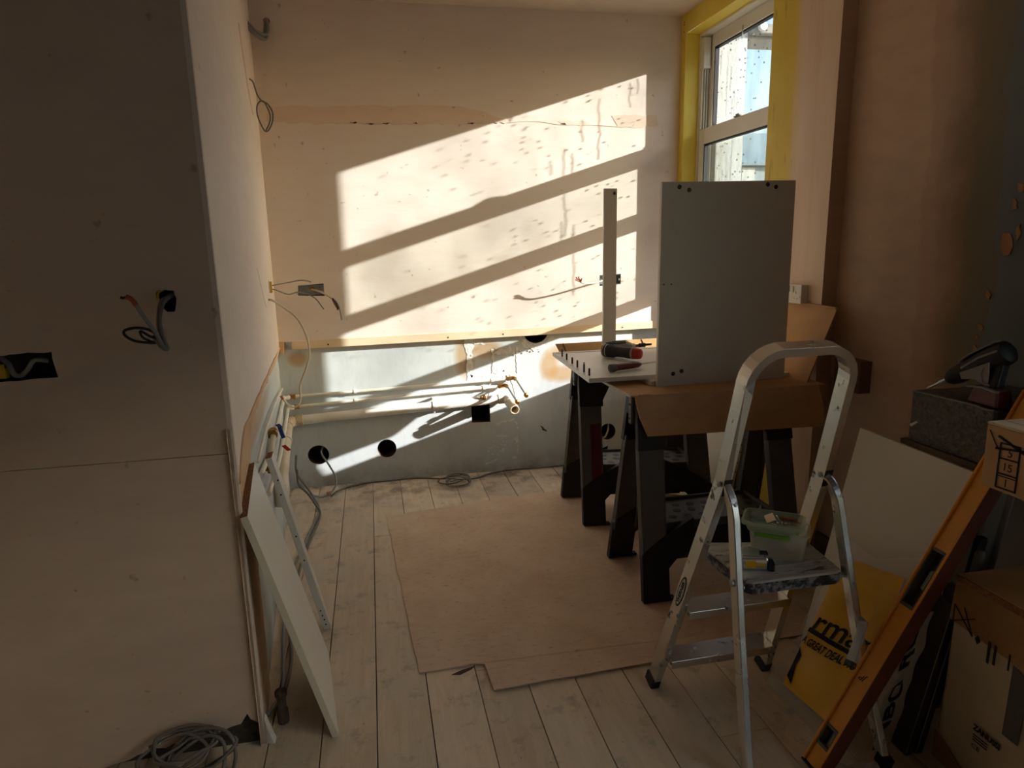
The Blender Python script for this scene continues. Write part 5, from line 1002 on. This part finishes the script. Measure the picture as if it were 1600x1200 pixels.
bm = nb(); hexa(bm, [K(1.3668, 1.273, .395), K(1.3655, .735, .36), K(1.371, .735, .50), K(1.371, 1.270, .50)], [K(1.3660, 1.2738, .395), K(1.3647, .735, .36), K(1.3702, .735, .50), K(1.3702, 1.2708, .50)]); obj('tape_band', bm, M_TAPE, t, label='brown parcel tape band')
bm = nb(); hexa(bm, [K(1.3665, 1.2748, .0), K(1.3655, 1.17, .0), K(1.366, 1.17, .022), K(1.367, 1.2748, .075)], [K(1.3655, 1.2755, .0), K(1.3645, 1.17, .0), K(1.365, 1.17, .022), K(1.366, 1.2755, .075)]); obj('tape_band', bm, M_TAPE, t)
bm = nb(); hexa(bm, [K(1.3660, 1.10, .2), K(1.3655, 1.06, .2), K(1.3672, 1.055, .36), K(1.3675, 1.098, .38)], [K(1.3652, 1.10, .2), K(1.3647, 1.06, .2), K(1.3664, 1.055, .36), K(1.3667, 1.098, .38)]); obj('grey_tape', bm, M_BLKG, t, label='dark tape strip')
xt = 1.3632
obj('lettering', text_mesh('ZANUSSI', .020, (xt+.0008, 1.170, .160), (0, -1, -.05), (0, -.05, 1), bold=.0009, width=.072), M_INK, t)
for k, (s, z, w) in enumerate((('ZANUSSI', .142, .045), ('CE', .116, .018), ('1.2 kg', .094, .06))):
    if k != 1: continue
    obj('lettering', text_mesh('CE', .016, (xt+.0006, 1.170, .112), (0, -1, -.05), (0, -.05, 1), width=.022), M_INK, t)
for z in (.146, .139, .132):
    bm = nb(); box(bm, xt, xt+.0006, 1.128, 1.168, z, z+.003); obj('small_print', bm, M_INK, t)
for a, b in (((1.262, .44), (1.205, .385)), ((1.262, .395), (1.205, .432)), ((1.262, .44), (1.262, .395)), ((1.235, .445), (1.205, .385))):
    bm = nb(); strip(bm, [(1.3652, a[0], a[1]), (1.3652, b[0], b[1])], (1, 0, 0), .0025, .001); obj('printed_mark', bm, M_INK, t)
bm = nb(); P = [(1.3648, 1.19, .398), (1.3648, 1.182, .386), (1.3648, 1.19, .374), (1.3648, 1.198, .386)]; prism(bm, P, (.0008, 0, 0)); obj('printed_mark', bm, M_INK, t)
bm = nb(); box(bm, 1.3644, 1.3652, 1.155, 1.162, .345, .40); box(bm, 1.3644, 1.3652, 1.14, 1.146, .35, .40); box(bm, 1.3644, 1.3652, 1.105, 1.109, .36, .40); obj('printed_mark', bm, M_INK, t)
# smaller carton on the bench, with a stamped grid
t = thing('cardboard_box', 'brown cardboard box with a crossed-out stamped grid on top of the bench', 'box', (1.55, 1.1, .753))
# stands on the bench planks and overhangs their front edge
bm = nb(); hexa(bm, [K(1.386, 1.254, .7535), K(1.70, 1.24, .7535), K(1.69, .80, .7535), K(1.384, .82, .7535)], [K(1.386, 1.256, .902), K(1.70, 1.245, .902), K(1.69, .80, .902), K(1.384, .82, .902)]); obj('carton_body', bm, M_CARD2, t, bev=.003)
bm = nb(); hexa(bm, [K(1.386, 1.256, .9025), K(1.70, 1.245, .9025), K(1.69, .80, .9025), K(1.384, .82, .9025)], [K(1.3865, 1.255, .9085), K(1.70, 1.245, .9085), K(1.69, .80, .9085), K(1.3845, .82, .9085)]); obj('lid_flap', bm, pm('pale_card_flap', 'e0cfb0', 'd6c4a2', 6, .8, .05), t, bev=.001)
bm = nb(); hexa(bm, [K(1.425, 1.25, .9088), K(1.427, 1.25, .9088), K(1.425, .82, .9088), K(1.423, .82, .9088)], [K(1.425, 1.25, .9092), K(1.427, 1.25, .9092), K(1.425, .82, .9092), K(1.423, .82, .9092)]); obj('flap_seam', bm, M_CARD, t)
xs = 1.3835
def ink(a, b, w): 
    bm = nb(); strip(bm, [(xs+.0003+.0012*0, a[0], a[1]), (xs+.0003, b[0], b[1])], (1, 0, 0), w, .0016); obj('stamped_line', bm, M_INK, t)
gy0, gy1 = 1.214, 1.166; top_, g2, g3, bot_ = .868, .833, .797, .763
for zz, w in ((top_, .003), (g2, .003), (g3, .003), (g3-.006, .002), (bot_, .003)): ink((gy0, zz), (gy1, zz+.002), w)
ink((gy0, top_), (gy0, bot_), .003); ink((gy1, top_), (gy1, bot_), .003)
ink((1.226, .852), (1.13, .868), .005); ink((1.222, .882), (1.12, .845), .005); ink((1.245, .89), (1.222, .855), .0016)
for s, z, y in (('15', .807, 1.203), ('1', .770, 1.196), ('5', .841, 1.194)):
    obj('lettering', text_mesh(s, .026, (xs-.0006, y, z), (0, -1, 0), (0, 0, 1)), M_INK, t)
# things glimpsed under the bench
t = thing('metal_profile', 'bluish metal channel leaning under the bench between the two cartons', 'metal channel', (1.58, 1.42, 0))
bm = nb(); strip(bm, [(1.545, 1.44, .001), (1.615, 1.40, .66)], (0, 1, .06), .05, .012); strip(bm, [(1.570, 1.432, .001), (1.640, 1.392, .66)], (0, 1, .06), .006, .03); obj('channel', bm, M_ALU, t, bev=.002)
t = thing('melamine_board', 'white panel standing behind the metal channel under the bench', 'panel', (1.72, 1.4, 0))
bm = nb(); prism(bm, [(1.700, 1.285, .001), (1.700, 1.515, .001), (1.740, 1.515, .64), (1.740, 1.285, .64)], (.018, 0, 0)); obj('board', bm, M_MEL, t, bev=.001)
t = thing('hand_tool', 'dark grey rounded tool handle poking up beside the orange spirit level', 'tool', (1.5, 1.33, .0))
a, b = V((1.455, 1.375, .05)), V((1.535, 1.365, .555)); bm = nb(); strip(bm, [a.lerp(b, f) for f in (0, .3, .72, .80, .95, 1)], (0, 1, .1), .030, .022); obj('shaft', bm, M_BLK, t, bev=.008, seg=3)
bm = nb(); lathe(bm, a.lerp(b, .74)+V((-.006, -.014, 0)), (b-a), [(.010, 0), (.013, .01), (.013, .09), (.008, .10)], 10); obj('grip', bm, M_GREYP, t, smooth=True)

# ------------------------------------------------------------------ spirit level
t = thing('spirit_level', 'long orange spirit level leaning across the pile at the right', 'spirit level', (1.03, 1.30, 0))
a = V((1.024, 1.303, .012)); b = V((1.562, 1.303, .958)); d = (b-a).normalized(); Ln = (b-a).length
fn = V((-d.z, 0, d.x)).normalized(); wy = V((0, 1, 0))           # fn: up-left facing normal of the broad face
W_, T_ = .060, .040
def LV(f, w, n): return a+d*f+wy*w+fn*n
def lbox(f0, f1, w0, w1, n0, n1, bm):
    hexa(bm, [LV(f0, w0, n0), LV(f1, w0, n0), LV(f1, w1, n0), LV(f0, w1, n0)], [LV(f0, w0, n1), LV(f1, w0, n1), LV(f1, w1, n1), LV(f0, w1, n1)])
vials = [(.055, .115), (Ln*.52-.09, Ln*.52+.075), (Ln-.19, Ln-.09)]
bm = nb(); cur = .0
for v0, v1 in vials+[(Ln, Ln)]:
    lbox(cur, v0, -W_/2+.006, W_/2-.008, -T_+.006, -.006, bm); cur = v1
lbox(0, Ln, -W_/2, -W_/2+.010, -T_+.004, -.003, bm); obj('web', bm, M_ORL, t, bev=.002)
bm = nb(); lbox(0, Ln, W_/2-.008, W_/2, -T_, 0, bm); obj('rail', bm, M_ORL, t, bev=.003)
bm = nb(); lbox(.0, Ln, -W_/2-.004, -W_/2, -T_, 0, bm); obj('rail', bm, M_ORLD, t, bev=.002, label='front edge rail, its shade painted dark brown')
for i, (v0, v1) in enumerate(vials):
    bm = nb(); lbox(v0, v1, -W_/2+.008, W_/2-.008, -T_+.010, -T_+.016, bm); vb_ = obj('vial_window', bm, M_BLK, t)
    bm = nb()
    for q in ((v0, v0+.008, -W_/2+.010, W_/2-.008), (v1-.008, v1, -W_/2+.010, W_/2-.008), (v0+.008, v1-.008, -W_/2+.010, -W_/2+.014), (v0+.008, v1-.008, W_/2-.013, W_/2-.008)): lbox(q[0], q[1], q[2], q[3], -T_+.012, -.004, bm)
    obj('vial_frame', bm, M_BLKG, vb_, bev=.001)
    bm = nb(); lathe(bm, LV((v0+v1)/2-.028, 0, -.026), d, [(.004, 0), (.0085, .004), (.0085, .052), (.004, .056)], 12); obj('vial', bm, M_TUBG, vb_, smooth=True)
for f0, f1 in ((-.006, .0), (Ln, Ln+.006)):
    bm = nb(); lbox(f0, f1, -W_/2-.003, W_/2+.001, -T_-.001, .001, bm); obj('end_cap', bm, M_BLK, t, bev=.002)
obj('lettering', text_mesh('JP', .022, LV(.27, -.008, -.0054), wy, -d, shear=.3), M_INK, t, label='handwritten black marks')

# ------------------------------------------------------------------ yellow builders' bag
def sheet_mesh(fn_, nu, nv, th=.0015):
    bm = nb(); A_ = [[bm.verts.new(fn_(i/nu, j/nv)) for j in range(nv+1)] for i in range(nu+1)]
    for i in range(nu):
        for j in range(nv): bm.faces.new((A_[i][j], A_[i+1][j], A_[i+1][j+1], A_[i][j+1]))
    return bm
def bagpt(y, s, lift=0):                 # s: 0 at the floor .. 1 at the top, y along the wall
    z = .005+.46*s; x = 1.118+.245*s+.02*math.sin(s*3)
    w = noise.noise(V((y*5, s*3, 1.3)))*.022+noise.noise(V((y*13, s*8, 4.1)))*.007
    w *= .4+.6*min(1, s*3)
    return V((x-.012-lift+w, y, z))
t = thing('plastic_bag', 'yellow and clear plastic bag with black lettering against the white panel', 'bag', (1.2, 1.45, 0))
def lerp_tab(tab, v):
    for (a, p), (b, q) in zip(tab, tab[1:]):
        if v <= b: return p+(q-p)*(v-a)/(b-a)
    return tab[-1][1]
def outline(u, v):                       # clear outer sheet, ragged quadrilateral
    yl = lerp_tab(((0, 1.636), (.6, 1.640), (1, 1.672)), v)+.008*math.sin(v*15); yr = 1.338+.022*v; y = yl+(yr-yl)*u
    return bagpt(y, .0+v*(.93+.12*u+.03*math.sin(u*9)))
obj('clear_back', sheet_mesh(outline, 20, 24), M_BAGC, t, smooth='all')
YC = [(1.655, .13), (1.325, .115), (1.355, .845), (1.535, .90)]          # (y, s) of the printed panel
def yellow(u, v):
    yl = lerp_tab(((0, 1.578), (.25, 1.592), (.55, 1.611), (.8, 1.603), (.93, 1.575), (1, 1.55)), v); yr = lerp_tab(((0, 1.385), (.8, 1.374), (1, 1.399)), v)
    return bagpt(yl+(yr-yl)*u, .065+.035*u+(.835+.017*u)*v, .0035)
obj('yellow_panel', sheet_mesh(yellow, 26, 30), M_BAGY, t, smooth='all', label='yellow printed panel')
def on_bag(bm, lift=.005):               # drape letters (x: along the bag, y: up) on the bag
    for v in bm.verts: v.co = bagpt(v.co.x, v.co.y, lift+v.co.z)
    return bm
def bag_text(body, size, y0, s0, wid, slope=0, bold=0, shear=0):
    bm = text_mesh(body, size, (0, 0, 0), (1, 0, 0), (0, 1, 0), bold=bold, shear=shear, width=wid)
    bmesh.ops.subdivide_edges(bm, edges=[e for e in bm.edges if e.calc_length() > .02], cuts=2)
    for v in bm.verts: x, y = v.co.x, v.co.y; v.co = V((y0-x, s0+(y+slope*x)/.52, v.co.z))
    return on_bag(bm, .0062)
obj('lettering', bag_text('rmans', .092, 1.602, .405, .262, .20, .0010, .12), M_INK, t)
bm = nb(); n = 24; R1 = [bm.verts.new((1.602-.222*i/n, .412+.056*i/n, 0)) for i in range(n+1)]; R2 = [bm.verts.new((1.602-.222*i/n, .386+.056*i/n, 0)) for i in range(n+1)]
for i in range(n): bm.faces.new((R1[i], R1[i+1], R2[i+1], R2[i]))
obj('swash_line', on_bag(bm, .0062), M_INK, t)
obj('lettering', bag_text('A GREAT DEAL MORE', .031, 1.602, .318, .222, .16, .0005, .1), M_INK, t)
P = [(1.594, .285), (1.574, .255), (1.571, .20), (1.552, .10), (1.580, .12)]
bm = nb(); bm.faces.new([bm.verts.new((y, q, 0)) for y, q in P]); obj('black_flash', on_bag(bm, .0062), M_INK, t)
t = thing('plastic_bag', 'clear rubble bag lettered in black, right of the orange spirit level', 'bag', (1.24, 1.3, 0))
def rb(u, v, lift=0):
    f = V((1.205, 1.320, .004)).lerp(V((1.285, 1.318, .345)), v); f2 = V((1.282, 1.324, .004)).lerp(V((1.368, 1.322, .385)), v)
    p = f.lerp(f2, u); p.y -= lift; p += V((0, noise.noise(V((u*3, v*6, 2)))*.012, 0)); return p
obj('bag_sheet', sheet_mesh(lambda u, v: rb(u*1.0, v), 12, 24), M_BAGW, t, smooth='all')
bm = text_mesh('JUMBO RUBBLE', .046, (0, 0, 0), (1, 0, 0), (0, 1, 0), bold=.0010)
xs_ = [v.co.x for v in bm.verts]; w = max(xs_)-min(xs_)
for v in bm.verts: x, y = v.co.x, v.co.y; v.co = rb(.58-y/.046*.56, -.183+1.667*x/w, .004+v.co.z)+(V((0, 0, -9)) if x/w > .70 else V((0, 0, 0)))
bmesh.ops.delete(bm, geom=[v for v in bm.verts if v.co.z < .002], context='VERTS'); obj('lettering', bm, M_INK, t)
# crumpled clear plastic at the foot
t = thing('plastic_wrap', 'crumpled clear plastic on the floor at the foot of the spirit level', 'plastic', (1.12, 1.25, 0))
obj('crumpled_sheet', sheet_mesh(lambda u, v: V((1.065+.115*u, 1.17+.10*v, .010+.035*abs(noise.noise(V((u*3, v*3, 9))))+.03*math.sin(u*3.1)*math.sin(v*3.1))), 14, 12), M_BAGW, t, smooth='all')
# twin socket and box on the walls
t = thing('wall_socket', 'white double wall socket on the window wall above the cardboard', 'socket', (WX, 2.56, 1.08))
sy0, sy1, sz0, sz1 = 2.478, 2.624, 1.066, 1.146
bm = nb(); box(bm, WX-.028, WX, sy0+.003, sy1-.003, sz0+.002, sz1-.002); obj('pattress', bm, M_SOCK, t, bev=.003)
bm = nb(); box(bm, WX-.036, WX-.028, sy0, sy1, sz0, sz1); fp = obj('face_plate', bm, M_SOCK, t, bev=.003)
for y in ((sy0+sy1)/2-.013, (sy0+sy1)/2+.013):
    bm = nb(); box(bm, WX-.040, WX-.036, y-.008, y+.008, sz0+.046, sz0+.072); obj('rocker_switch', bm, M_SOCK, fp, bev=.0015)
for yc in (sy0+.036, sy1-.036):
    for dy, dz, wy_, wz_ in ((0, .046, .003, .008), (-.011, .022, .006, .003), (.011, .022, .006, .003)):
        bm = nb(); box(bm, WX-.0366, WX-.0362, yc+dy-wy_/2, yc+dy+wy_/2, sz0+dz-wz_/2, sz0+dz+wz_/2); obj('pin_slot', bm, M_BLACKH, fp)
for y in (sy0+.008, sy1-.008):
    bm = nb(); lathe(bm, (WX-.0355, y, (sz0+sz1)/2-.01), (-1, 0, 0), [(.003, 0), (.003, .001)], 8); obj('face_screw', bm, M_STEEL, fp)
t = thing('wall_box', 'dark wooden block fixed low on the right wall beside the cardboard', 'block', (RX, 2.24, .75))
bm = nb(); box(bm, RX-.05, RX, 2.165, 2.31, .75, .872); obj('block_body', bm, pm('dull_brown_block', '7a5a42', '6b4e39', 10, .8, .2), t, bev=.002)
bm = nb(); box(bm, RX-.056, RX-.05, 2.18, 2.295, .765, .857); obj('cover', bm, pm('dull_brown_cover', '6f513b', '614531', 10, .8, .2), t, bev=.002)
